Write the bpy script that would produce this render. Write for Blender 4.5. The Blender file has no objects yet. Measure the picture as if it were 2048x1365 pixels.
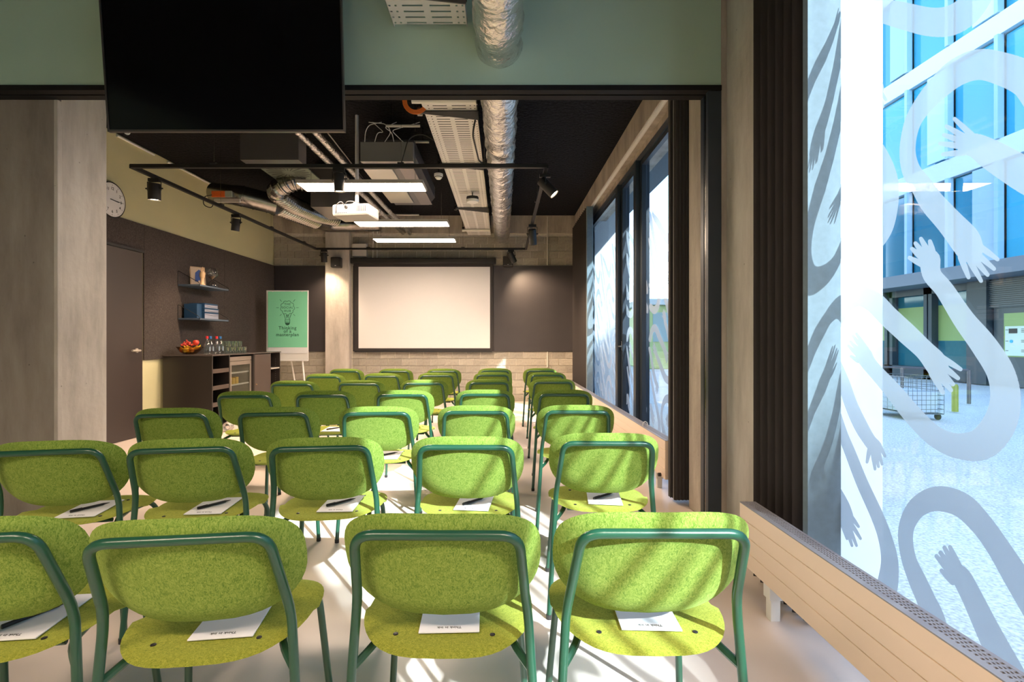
import bpy, bmesh, math, random
from mathutils import Vector, Matrix
from mathutils.geometry import delaunay_2d_cdt
random.seed(7)
SC = bpy.context.scene
COL = SC.collection
H = 1.18                      # eye height (m); picture is 2048 px wide, focal length 1000 px
def P(px, py, Y):             # photograph measurement at depth Y -> point in metres
    return Vector(((px-1003)/1000*Y, Y, H-(py-680)/1000*Y))
# ------------------------------------------------------------------ camera
cd = bpy.data.cameras.new('camera'); cam = bpy.data.objects.new('camera', cd); COL.objects.link(cam)
cam.location = (0, 0, H); cam.rotation_euler = (math.pi/2, 0, 0)
cd.sensor_width = 36; cd.lens = 36*1000/2048; cd.shift_x = 21/2048; cd.shift_y = -2.5/2048; cd.clip_start = .05
SC.camera = cam
# ------------------------------------------------------------------ world, sun, exposure
SC.view_settings.view_transform = 'Standard'; SC.view_settings.look = 'None'
SC.view_settings.exposure = 0.35; SC.view_settings.gamma = 1.0; SC.view_settings.use_curve_mapping = False
W = bpy.data.worlds.new('sky'); SC.world = W; W.use_nodes = True
wn = W.node_tree.nodes; wl = W.node_tree.links
sky = wn.new('ShaderNodeTexSky'); sky.sky_type = 'NISHITA'; sky.sun_disc = False
sky.sun_elevation = math.radians(33); sky.sun_rotation = math.radians(145); sky.air_density = 1.0; sky.dust_density = .6
wn['Background'].inputs[1].default_value = .85
wl.new(sky.outputs[0], wn['Background'].inputs[0])
sd = bpy.data.lights.new('sun', 'SUN'); sd.energy = 12.0; sd.angle = math.radians(.8); sd.color = (.90, 1, .98)
sun = bpy.data.objects.new('sun', sd); COL.objects.link(sun)
SUNDIR = Vector((.57, -.82, .66)).normalized()
sun.rotation_euler = SUNDIR.to_track_quat('Z', 'Y').to_euler(); sun.location = (8, -12, 12)
WARM = (1, .785, .60)
PANEL_L = 60.0
SPOT_W = 95.0

# ------------------------------------------------------------------ materials
MATS = {}
def nt(name):
    m = bpy.data.materials.new(name); m.use_nodes = True
    return m, m.node_tree.nodes, m.node_tree.links, m.node_tree.nodes['Principled BSDF']
def M(name, col=None, rough=.5, metal=0, var=0, scale=8, bump=0, bscale=60, emit=None, estr=0, stretch=(1,1,1), rnd=0, sheen=0, spec=None):
    if name in MATS: return MATS[name]
    m, n, l, b = nt(name); MATS[name] = m
    c = (*col, 1); b.inputs['Base Color'].default_value = c
    b.inputs['Roughness'].default_value = rough; b.inputs['Metallic'].default_value = metal
    if spec is not None: b.inputs['Specular IOR Level'].default_value = spec
    if sheen: b.inputs['Sheen Weight'].default_value = sheen
    if emit: b.inputs['Emission Color'].default_value = (*emit, 1); b.inputs['Emission Strength'].default_value = estr
    tc = n.new('ShaderNodeTexCoord'); mp = n.new('ShaderNodeMapping'); mp.inputs['Scale'].default_value = stretch
    l.new(tc.outputs['Object'], mp.inputs[0])
    last = None
    if var:
        t = n.new('ShaderNodeTexNoise'); t.inputs['Scale'].default_value = scale; t.inputs['Detail'].default_value = 6
        l.new(mp.outputs[0], t.inputs['Vector'])
        r = n.new('ShaderNodeValToRGB'); r.color_ramp.elements[0].position = .3; r.color_ramp.elements[1].position = .7
        r.color_ramp.elements[0].color = tuple(x*(1-var) for x in col)+(1,); r.color_ramp.elements[1].color = tuple(min(1, x*(1+var)) for x in col)+(1,)
        l.new(t.outputs[0], r.inputs[0]); last = r.outputs[0]
    if rnd:
        oi = n.new('ShaderNodeObjectInfo'); mr = n.new('ShaderNodeMapRange'); mr.inputs[3].default_value = 1-rnd; mr.inputs[4].default_value = 1+rnd
        l.new(oi.outputs['Random'], mr.inputs[0]); hs = n.new('ShaderNodeHueSaturation')
        l.new(mr.outputs[0], hs.inputs['Value'])
        if last: l.new(last, hs.inputs['Color'])
        else: hs.inputs['Color'].default_value = c
        last = hs.outputs[0]
    if last: l.new(last, b.inputs['Base Color'])
    if bump:
        t = n.new('ShaderNodeTexNoise'); t.inputs['Scale'].default_value = bscale; t.inputs['Detail'].default_value = 4
        l.new(mp.outputs[0], t.inputs['Vector']); bp = n.new('ShaderNodeBump'); bp.inputs['Strength'].default_value = bump; bp.inputs['Distance'].default_value = .02
        l.new(t.outputs[0], bp.inputs['Height']); l.new(bp.outputs[0], b.inputs['Normal'])
    return m
def concrete(name, a, b_, c):
    m, n, l, b = nt(name); MATS[name] = m
    tc = n.new('ShaderNodeTexCoord'); mp = n.new('ShaderNodeMapping'); mp.inputs['Scale'].default_value = (3, 3, .7); l.new(tc.outputs['Object'], mp.inputs[0])
    t = n.new('ShaderNodeTexNoise'); t.inputs['Scale'].default_value = 1.6; t.inputs['Detail'].default_value = 9; t.inputs['Roughness'].default_value = .65; l.new(mp.outputs[0], t.inputs['Vector'])
    r = n.new('ShaderNodeValToRGB'); e = r.color_ramp.elements; e[0].position = .32; e[0].color = (*a, 1); e[1].position = .68; e[1].color = (*c, 1)
    x = e.new(.5); x.color = (*b_, 1); l.new(t.outputs[0], r.inputs[0])
    v = n.new('ShaderNodeTexVoronoi'); v.inputs['Scale'].default_value = 9; l.new(tc.outputs['Object'], v.inputs['Vector'])
    vr = n.new('ShaderNodeValToRGB'); vr.color_ramp.elements[0].position = .02; vr.color_ramp.elements[0].color = (.25, .22, .2, 1); vr.color_ramp.elements[1].position = .06; vr.color_ramp.elements[1].color = (1, 1, 1, 1)
    l.new(v.outputs['Distance'], vr.inputs[0]); mx = n.new('ShaderNodeMixRGB'); mx.blend_type = 'MULTIPLY'; mx.inputs[0].default_value = .7
    l.new(r.outputs[0], mx.inputs[1]); l.new(vr.outputs[0], mx.inputs[2]); l.new(mx.outputs[0], b.inputs['Base Color'])
    t2 = n.new('ShaderNodeTexNoise'); t2.inputs['Scale'].default_value = 14; t2.inputs['Detail'].default_value = 8; l.new(tc.outputs['Object'], t2.inputs['Vector'])
    bp = n.new('ShaderNodeBump'); bp.inputs['Strength'].default_value = .25; bp.inputs['Distance'].default_value = .02; l.new(t2.outputs[0], bp.inputs['Height']); l.new(bp.outputs[0], b.inputs['Normal'])
    b.inputs['Roughness'].default_value = .75
    return m
def felt(name, a, b_, c):
    m, n, l, b = nt(name); MATS[name] = m
    tc = n.new('ShaderNodeTexCoord'); mp = n.new('ShaderNodeMapping'); mp.inputs['Scale'].default_value = (1, 1, .45); l.new(tc.outputs['Object'], mp.inputs[0])
    t = n.new('ShaderNodeTexNoise'); t.inputs['Scale'].default_value = 185; t.inputs['Detail'].default_value = 5; t.inputs['Roughness'].default_value = .7; t.inputs['Distortion'].default_value = 1.6; l.new(mp.outputs[0], t.inputs['Vector'])
    r = n.new('ShaderNodeValToRGB'); e = r.color_ramp.elements; e[0].position = .36; e[0].color = (*a, 1); e[1].position = .62; e[1].color = (*c, 1); x = e.new(.48); x.color = (*b_, 1)
    l.new(t.outputs[0], r.inputs[0]); l.new(r.outputs[0], b.inputs['Base Color'])
    bp = n.new('ShaderNodeBump'); bp.inputs['Strength'].default_value = .3; bp.inputs['Distance'].default_value = .003; l.new(t.outputs[0], bp.inputs['Height']); l.new(bp.outputs[0], b.inputs['Normal'])
    b.inputs['Roughness'].default_value = .95; b.inputs['Sheen Weight'].default_value = .35; b.inputs['Specular IOR Level'].default_value = .1
    b.inputs['Sheen Tint'].default_value = (.8, 1, .3, 1)
    return m
def glass(name, tint=(.93, .97, 1), ior=1.5, rough=0.0):
    m = bpy.data.materials.new(name); m.use_nodes = True; MATS[name] = m; n = m.node_tree.nodes; l = m.node_tree.links; n.clear()
    o = n.new('ShaderNodeOutputMaterial'); mx = n.new('ShaderNodeMixShader'); tr = n.new('ShaderNodeBsdfTransparent'); tr.inputs[0].default_value = (*tint, 1)
    g = n.new('ShaderNodeBsdfGlossy'); g.inputs['Roughness'].default_value = rough; f = n.new('ShaderNodeFresnel'); ge = n.new('ShaderNodeNewGeometry'); mr = n.new('ShaderNodeMapRange'); mr.inputs[3].default_value = ior; mr.inputs[4].default_value = 1/ior
    l.new(ge.outputs['Backfacing'], mr.inputs[0]); l.new(mr.outputs[0], f.inputs[0])
    l.new(f.outputs[0], mx.inputs[0]); l.new(tr.outputs[0], mx.inputs[1]); l.new(g.outputs[0], mx.inputs[2]); l.new(mx.outputs[0], o.inputs[0])
    return m
def film(name):
    m = bpy.data.materials.new(name); m.use_nodes = True; MATS[name] = m; n = m.node_tree.nodes; l = m.node_tree.links; n.clear()
    o = n.new('ShaderNodeOutputMaterial'); a = n.new('ShaderNodeMixShader'); a.inputs[0].default_value = .80
    tr = n.new('ShaderNodeBsdfTransparent'); ad = n.new('ShaderNodeMixShader'); ad.inputs[0].default_value = .4
    tl = n.new('ShaderNodeBsdfTranslucent'); tl.inputs[0].default_value = (.38, .435, .48, 1); df = n.new('ShaderNodeBsdfDiffuse'); df.inputs[0].default_value = (.52, .56, .62, 1)
    l.new(tl.outputs[0], ad.inputs[1]); l.new(df.outputs[0], ad.inputs[2]); l.new(tr.outputs[0], a.inputs[1]); l.new(ad.outputs[0], a.inputs[2]); l.new(a.outputs[0], o.inputs[0])
    return m
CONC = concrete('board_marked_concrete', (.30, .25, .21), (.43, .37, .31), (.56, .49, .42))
CONCD = concrete('shaded_concrete', (.20, .165, .14), (.27, .23, .20), (.34, .30, .26))
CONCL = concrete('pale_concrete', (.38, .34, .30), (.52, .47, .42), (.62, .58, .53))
FELT = felt('lime_felt', (.085, .165, .022), (.17, .26, .040), (.27, .355, .080))
FELTS = felt('lime_seat_felt', (.15, .18, .015), (.26, .275, .028), (.39, .37, .055))
TUBE = M('green_tube', (.013, .075, .042), .28, 0, spec=.6)
BLACK = M('black_metal', (.012, .012, .013), .45)
BLACKP = M('black_plastic', (.02, .018, .018), .5)
FLOOR = M('resin_floor', (.78, .665, .60), .32, 0, var=.035, scale=1.3, bump=.02, bscale=5)
CEIL = M('black_sprayed_ceiling', (.009, .009, .011), .95, 0, var=.6, scale=40, bump=1, bscale=24, spec=.15)
SAGE = M('sage_green_paint', (.46, .62, .50), .45, 0, var=.04, scale=1.5)
OLIVE = M('olive_paint', (.60, .57, .34), .75, 0, var=.03, scale=2)
WFELT = felt('charcoal_felt', (.028, .022, .022), (.052, .042, .042), (.11, .092, .09)); WFELT.node_tree.nodes['Principled BSDF'].inputs['Sheen Weight'].default_value = .05
BOARD = M('dark_brown_board', (.036, .031, .034), .55, 0, var=.08, scale=3)
BRICK = M('grey_block', (.36, .325, .27), .9, 0, var=.12, scale=25, bump=.35, bscale=70, rnd=.14)
MORTAR = M('pale_mortar', (.62, .57, .50), .9, 0, var=.1, scale=30, bump=.3, bscale=60)
STEEL = M('galvanised_steel', (.33, .32, .31), .24, 1, var=.12, scale=20)
FOIL = M('crumpled_foil', (.74, .73, .72), .27, .95, var=.08, scale=10, bump=1, bscale=20)
TRAYM = M('pregalv_tray', (.72, .69, .65), .45, .1)
WHITE = M('white_plastic', (.80, .78, .75), .4)
WHITEP = M('white_paper', (.86, .85, .87), .6)
DGREY = M('dark_grey_metal', (.11, .105, .11), .35, .3)
GLASS = glass('window_glass')
FRAMEM = M('anthracite_frame', (.025, .035, .05), .35)
FILM = film('frosted_film')
FABRIC = M('black_brown_curtain', (.030, .023, .022), .85, sheen=.25)
LINING = M('blue_grey_lining', (.13, .18, .215), .8, 0, var=.08, scale=30, sheen=.2)
RADM = M('cream_radiator', (.86, .68, .54), .4)
CAB = M('dark_cabinet', (.026, .021, .019), .35)
CABD = M('brown_cabinet_front', (.085, .062, .052), .35)
BLUEM = M('blue_grey_steel', (.07, .10, .15), .45)
EMIT = M('lit_diffuser', (1, 1, 1), .5, emit=WARM, estr=PANEL_L)
EMITS = M('lit_spot_lens', (1, 1, 1), .5, emit=(1, .78, .5), estr=25)
INK = M('black_ink', (.01, .02, .015), .6)

# ------------------------------------------------------------------ mesh helpers
class MB:
    def __init__(s): s.bm = bmesh.new()
    def box(s, x0, x1, y0, y1, z0, z1, bev=0):
        v = [s.bm.verts.new(p) for p in ((x0,y0,z0),(x1,y0,z0),(x1,y1,z0),(x0,y1,z0),(x0,y0,z1),(x1,y0,z1),(x1,y1,z1),(x0,y1,z1))]
        f = [s.bm.faces.new([v[i] for i in q]) for q in ((3,2,1,0),(4,5,6,7),(0,1,5,4),(1,2,6,5),(2,3,7,6),(3,0,4,7))]
        if bev:
            es = list({e for g in f for e in g.edges}); bmesh.ops.bevel(s.bm, geom=es, offset=bev, segments=2, profile=.5, affect='EDGES')
        return s
    def quad(s, *pts):
        s.bm.faces.new([s.bm.verts.new(p) for p in pts]); return s
    def prism(s, poly, axis, a, b):       # poly of 2-tuples extruded along axis
        def mk(u, v, w): return {'x': (w, u, v), 'y': (u, w, v), 'z': (u, v, w)}[axis]
        A = [s.bm.verts.new(mk(u, v, a)) for u, v in poly]; B = [s.bm.verts.new(mk(u, v, b)) for u, v in poly]; n = len(poly)
        s.bm.faces.new(A); s.bm.faces.new(B[::-1])
        for i in range(n): s.bm.faces.new((A[i], B[i], B[(i+1) % n], A[(i+1) % n]))
        return s
    def tube(s, pts, r, n=8, caps=True, closed=False):
        pts = [Vector(p) for p in pts]; rings = []; N = len(pts); rr = r if isinstance(r, (list, tuple)) else [r]*N
        up = None
        for i, p in enumerate(pts):
            if closed: d = (pts[(i+1) % N]-pts[i-1]).normalized()
            else: d = (pts[min(i+1, N-1)]-pts[max(i-1, 0)]).normalized()
            if up is None: up = d.orthogonal().normalized()
            up = (up-d*up.dot(d)); up = up.normalized() if up.length > 1e-6 else d.orthogonal().normalized()
            w = d.cross(up)
            rings.append([s.bm.verts.new(p+(up*math.cos(2*math.pi*k/n)+w*math.sin(2*math.pi*k/n))*rr[i]) for k in range(n)])
        R = N if closed else N-1
        for i in range(R):
            a, b = rings[i], rings[(i+1) % N]
            for k in range(n): s.bm.faces.new((a[k], a[(k+1) % n], b[(k+1) % n], b[k]))
        if caps and not closed: s.bm.faces.new(rings[0][::-1]); s.bm.faces.new(rings[-1])
        return s
    def cyl(s, p, q, r, n=16, r2=None): return s.tube([p, q], [r, r if r2 is None else r2], n)
    def lathe(s, prof, c=(0,0,0), n=20, caps=True):
        c = Vector(c); rings = [[s.bm.verts.new(c+Vector((r*math.cos(2*math.pi*k/n), r*math.sin(2*math.pi*k/n), z))) for k in range(n)] for r, z in prof]
        for a, b in zip(rings, rings[1:]):
            for k in range(n): s.bm.faces.new((a[k], a[(k+1) % n], b[(k+1) % n], b[k]))
        if caps: s.bm.faces.new(rings[0][::-1]); s.bm.faces.new(rings[-1])
        return s
    def ball(s, c, r, n=10, sc=(1,1,1)):
        bmesh.ops.create_uvsphere(s.bm, u_segments=n, v_segments=max(4, n*2//3), radius=r, matrix=Matrix.Translation(c) @ Matrix.Diagonal((*sc, 1)))
        return s
    def sheet(s, path, z0, z1, th=.004, nz=1):
        L = [Vector((x, y)) for x, y in path]; off = []
        for i in range(len(L)):
            d = (L[min(i+1, len(L)-1)]-L[max(i-1, 0)]).normalized(); off.append(L[i]+Vector((-d.y, d.x))*th)
        A = [[s.bm.verts.new((p.x, p.y, z0+(z1-z0)*k/nz)) for k in range(nz+1)] for p in L]
        B = [[s.bm.verts.new((p.x, p.y, z0+(z1-z0)*k/nz)) for k in range(nz+1)] for p in off]
        for i in range(len(L)-1):
            for k in range(nz):
                s.bm.faces.new((A[i][k], A[i+1][k], A[i+1][k+1], A[i][k+1])); s.bm.faces.new((B[i][k], B[i][k+1], B[i+1][k+1], B[i+1][k]))
            s.bm.faces.new((A[i][0], B[i][0], B[i+1][0], A[i+1][0])); s.bm.faces.new((A[i][nz], A[i+1][nz], B[i+1][nz], B[i][nz]))
        for i in (0, -1): s.bm.faces.new([*A[i], *B[i][::-1]])
        return s
    def xf(s, mat):
        bmesh.ops.transform(s.bm, matrix=mat, verts=s.bm.verts); return s
    def build(s, name, mat, parent=None, smooth=False, origin=None, doubles=False):
        bm = s.bm
        if doubles: bmesh.ops.remove_doubles(bm, verts=bm.verts, dist=1e-5)
        bmesh.ops.recalc_face_normals(bm, faces=bm.faces)
        me = bpy.data.meshes.new(name)
        base = Vector((0,0,0))
        if parent is not None:
            q = parent
            while q is not None: base = base+q.location; q = q.parent
        elif origin is not None: base = Vector(origin)
        else:
            vs = [v.co for v in bm.verts]; base = Vector(((min(v.x for v in vs)+max(v.x for v in vs))/2, (min(v.y for v in vs)+max(v.y for v in vs))/2, min(v.z for v in vs)))
        bmesh.ops.translate(bm, vec=-base, verts=bm.verts)
        if smooth:
            for f in bm.faces: f.smooth = True
            for e in bm.edges:
                if len(e.link_faces) == 2 and e.calc_face_angle(0) > .7: e.smooth = False
        bm.to_mesh(me); bm.free(); me.materials.append(mat)
        o = bpy.data.objects.new(name, me); COL.objects.link(o)
        if parent is not None: o.parent = parent
        else: o.location = base
        return o
def tag(o, label, cat, group=None, kind=None):
    o['label'] = label; o['category'] = cat
    if group: o['group'] = group
    if kind: o['kind'] = kind
    return o
def thing(name, loc, label, cat, group=None):
    o = bpy.data.objects.new(name, None); COL.objects.link(o); o.location = loc; o.empty_display_size = .05
    return tag(o, label, cat, group)
def struct(o): o['kind'] = 'structure'; return o
def copy_tree(o, parent=None):
    c = o.copy(); COL.objects.link(c)
    if parent: c.parent = parent
    for ch in list(o.children): copy_tree(ch, c)
    return c
def text(name, body, size, mat, parent, M4, depth=.0006, bold=0, spacing=1, align='CENTER'):
    cu = bpy.data.curves.new(name, 'FONT'); cu.body = body; cu.size = size; cu.extrude = depth; cu.offset = bold; cu.space_character = spacing
    cu.align_x = align; cu.resolution_u = 3
    t = bpy.data.objects.new(name+'_tmp', cu); COL.objects.link(t)
    bpy.context.view_layer.update()
    me = bpy.data.meshes.new_from_object(t.evaluated_get(bpy.context.evaluated_depsgraph_get())); bpy.data.objects.remove(t)
    me.transform(M4); q = parent; base = Vector((0,0,0))
    while q is not None: base = base+q.location; q = q.parent
    me.transform(Matrix.Translation(-base)); me.materials.clear(); me.materials.append(mat)
    o = bpy.data.objects.new(name, me); COL.objects.link(o); o.parent = parent; return o
def R3(x, y, z): return Matrix(((*x, 0), (*y, 0), (*z, 0), (0,0,0,1))).transposed()
UPR = R3((1,0,0), (0,0,1), (0,-1,0))    # text standing upright, facing -Y
def arc(c, r, a0, a1, n, u=(1,0,0), v=(0,0,1)):
    c = Vector(c); u = Vector(u); v = Vector(v)
    return [c+u*r*math.cos(math.radians(a0+(a1-a0)*i/n))+v*r*math.sin(math.radians(a0+(a1-a0)*i/n)) for i in range(n+1)]
def rounded(pts, rad, n=5):
    pts = [Vector(p) for p in pts]; out = [pts[0]]
    for i in range(1, len(pts)-1):
        p = pts[i]; a = (pts[i-1]-p); b = (pts[i+1]-p); r = min(rad, a.length*.49, b.length*.49); A = p+a.normalized()*r; B = p+b.normalized()*r
        for k in range(n+1):
            t = k/n; out.append(A*(1-t)**2+p*2*t*(1-t)+B*t*t)
    out.append(pts[-1]); return out

# ------------------------------------------------------------------ room shell
YB = 9.60; ZC = 3.56; YH0, YH1 = 3.02, 3.13; ZH = 2.695
XL0, XL1 = -4.48, -4.37           # left wall X at Y=3.1 and at the back
struct(MB().box(-5.2, 1.45, -3.6, 3.5, -.12, 0).box(-5.2, 1.62, 3.5, YB+.3, -.12, 0).build('floor', FLOOR))
struct(MB().box(-5.2, 1.46, -3.6, YB+.3, ZC, ZC+.2).build('ceiling', CEIL))
wl_ = MB().quad((XL0,3.13,0), (XL1,YB,0), (XL1,YB,ZC), (XL0,3.13,ZC)).quad((XL0-.2,3.13,0), (XL1-.2,YB,0), (XL1-.2,YB,ZC), (XL0-.2,3.13,ZC)).quad((XL0,3.13,0), (XL0-.2,3.13,0), (XL0-.2,3.13,ZC), (XL0,3.13,ZC))
struct(wl_.build('wall_left', OLIVE))
struct(MB().box(-4.7, -4.5, -3.6, 3.13, 0, ZC).build('wall_left_front', SAGE))
struct(MB().box(-4.7, 1.6, -3.8, -3.6, 0, ZC).build('wall_rear', SAGE))
hd = struct(MB().box(-4.5, 1.326, YH0, YH1, ZH+.012, ZC).build('wall_header', SAGE))
tr = struct(MB().box(-4.5, 1.326, YH0-.012, YH0+.042, ZH-.012, ZH+.02, .002).box(-4.5, 1.326, YH0+.056, YH1+.005, ZH-.012, ZH+.02, .002).box(-4.5, 1.3, YH0+.04, YH0+.06, ZH+.004, ZH+.02).build('trim_1', M('black_track', (.012, .011, .012), .7, spec=.2)))
def wallX(Y): return XL0+(XL1-XL0)*(Y-3.13)/(YB-3.13)
# felt band on the left wall
Ya, Yb = 6.17, YB
b = MB(); 
for (y0, y1, z0, z1) in ((Ya, 7.9, .93, 2.60), (7.903, YB-.002, .93, 2.60), (4.5, Ya-.003, 2.28, 2.60)):
    x0, x1 = wallX(y0), wallX(y1)
    b.prism([(x0, y0), (x0+.02, y0), (x1+.02, y1), (x1, y1)], 'z', z0, z1)
tag(b.build('felt_wall_covering', WFELT), 'charcoal felt panelling covering the left wall behind the shelves', 'wall panel')
# back wall with separate blocks
wb = struct(MB().box(-4.7, 1.75, YB, YB+.25, 0, ZC).build('wall_back', MORTAR))
struct(MB().box(XL1, 1.40, YB-.03, YB+.01, 3.22, ZC).build('trim_2', CONC))
BW, BH = .273, .1365
def brick_mesh(w):
    bm = MB().box(-w/2, w/2, -.014, .02, 0, BH-.011, .003).bm; me = bpy.data.meshes.new('brick'); bm.to_mesh(me); bm.free(); me.materials.append(BRICK); return me
full, half = brick_mesh(BW-.011), brick_mesh(BW/2-.011)
def bricks(x0, x1, z0, rows):
    for r in range(rows):
        z = z0+r*BH; x = x0-(BW/2 if r % 2 else 0)
        while x < x1-.02:
            a, c = max(x, x0), min(x+BW, x1)
            if c-a > .05:
                me = full if c-a > BW*.9 else half
                o = bpy.data.objects.new('brick', me); COL.objects.link(o); o.parent = wb
                o.location = Vector(((a+c)/2, YB+random.uniform(-.0015, .0015), z+.005))-wb.location
                o.scale.x = (c-a-.011)/((BW if me is full else BW/2)-.011)
            x += BW
bricks(XL1, -3.36, 2.61, 4); bricks(-2.86, 1.41, 2.61, 4)
bricks(XL1, -3.36, 0, 7); bricks(-2.86, 1.41, 0, 7)
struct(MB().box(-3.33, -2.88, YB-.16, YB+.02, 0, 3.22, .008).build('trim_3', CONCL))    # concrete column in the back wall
# dark boards on the back wall
tag(MB().box(XL1+.03, -3.345, YB-.045, YB-.012, .955, 2.595, .002).build('wall_board', BOARD), 'black brown wall board left of the concrete column', 'wall board')
tag(MB().box(-2.84, 1.39, YB-.045, YB-.012, .955, 2.60, .002).build('wall_board', BOARD), 'wide dark brown wall board behind and right of the projection screen', 'wall board')
# columns flanking the opening
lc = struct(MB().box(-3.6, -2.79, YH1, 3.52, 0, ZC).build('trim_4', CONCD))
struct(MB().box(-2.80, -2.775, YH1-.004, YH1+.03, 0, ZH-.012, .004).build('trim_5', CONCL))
struct(MB().box(-2.80, -2.782, YH1+.03, 3.521, 0, ZC).build('trim_6', CONCL))  # column side paler than its front: light on the faces put into the colour
struct(MB().box(1.318, 1.80, YH1, 3.52, 0, ZC, .006).build('trim_7', CONC))
struct(MB().box(1.326, 1.80, YH0, YH1, 0, ZC, .006).build('trim_8', CONC))
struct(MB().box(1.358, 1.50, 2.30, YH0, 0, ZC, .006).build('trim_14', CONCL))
b = MB().box(1.246, 1.326, YH0-.006, YH0+.03, 0, ZH-.013, .002).box(1.262, 1.326, YH0+.03, YH0+.062, 0, ZH-.013).box(1.246, 1.326, YH0+.062, YH1, 0, ZH-.013, .002)
struct(b.build('trim_9', FRAMEM))
struct(MB().box(1.25, 1.262, YH0+.034, YH0+.044, 0, ZH-.02).box(1.25, 1.262, YH0+.05, YH0+.058, 0, ZH-.02).build('trim_10', STEEL))
# beam and lintel over the back windows
struct(MB().box(1.40, 1.80, 3.52, YB, 3.29, ZC).build('trim_11', CONC))
struct(MB().box(1.53, 1.80, 3.52, YB, 3.22, 3.29).build('trim_12', CONC))
struct(MB().box(1.40, 1.80, 9.32, YB, 0, 3.29).build('wall_right', CONC))
tag(MB().box(1.405, 1.45, 3.56, 9.3, 3.268, 3.29).box(1.41, 1.418, 3.56, 9.3, 3.262, 3.268).box(1.437, 1.445, 3.56, 9.3, 3.262, 3.268).build('curtain_rail', WHITE), 'white curtain rail under the concrete beam of the back room', 'curtain rail')

# ------------------------------------------------------------------ windows with frosted arms
def stroke(poly, out):
    for (a, b_) in zip(poly, poly[1:]):
        (x0, y0, r0), (x1, y1, r1) = a, b_; d = math.hypot(x1-x0, y1-y0) or 1; nx, ny = -(y1-y0)/d, (x1-x0)/d
        out.append([(x0+nx*r0, y0+ny*r0), (x1+nx*r1, y1+ny*r1), (x1-nx*r1, y1-ny*r1), (x0-nx*r0, y0-ny*r0)])
    for x, y, r in poly: out.append([(x+r*math.cos(2*math.pi*k/14), y+r*math.sin(2*math.pi*k/14)) for k in range(14)])
def smooth(p, n=5):
    q = []; N = len(p)
    for i in range(N-1):
        a, b_, c, d = p[max(i-1, 0)], p[i], p[i+1], p[min(i+2, N-1)]
        for k in range(n):
            t = k/n; q.append(tuple(.5*((2*b_[j])+(-a[j]+c[j])*t+(2*a[j]-5*b_[j]+4*c[j]-d[j])*t*t+(-a[j]+3*b_[j]-3*c[j]+d[j])*t**3) for j in range(3)))
    q.append(p[-1]); return q
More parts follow.
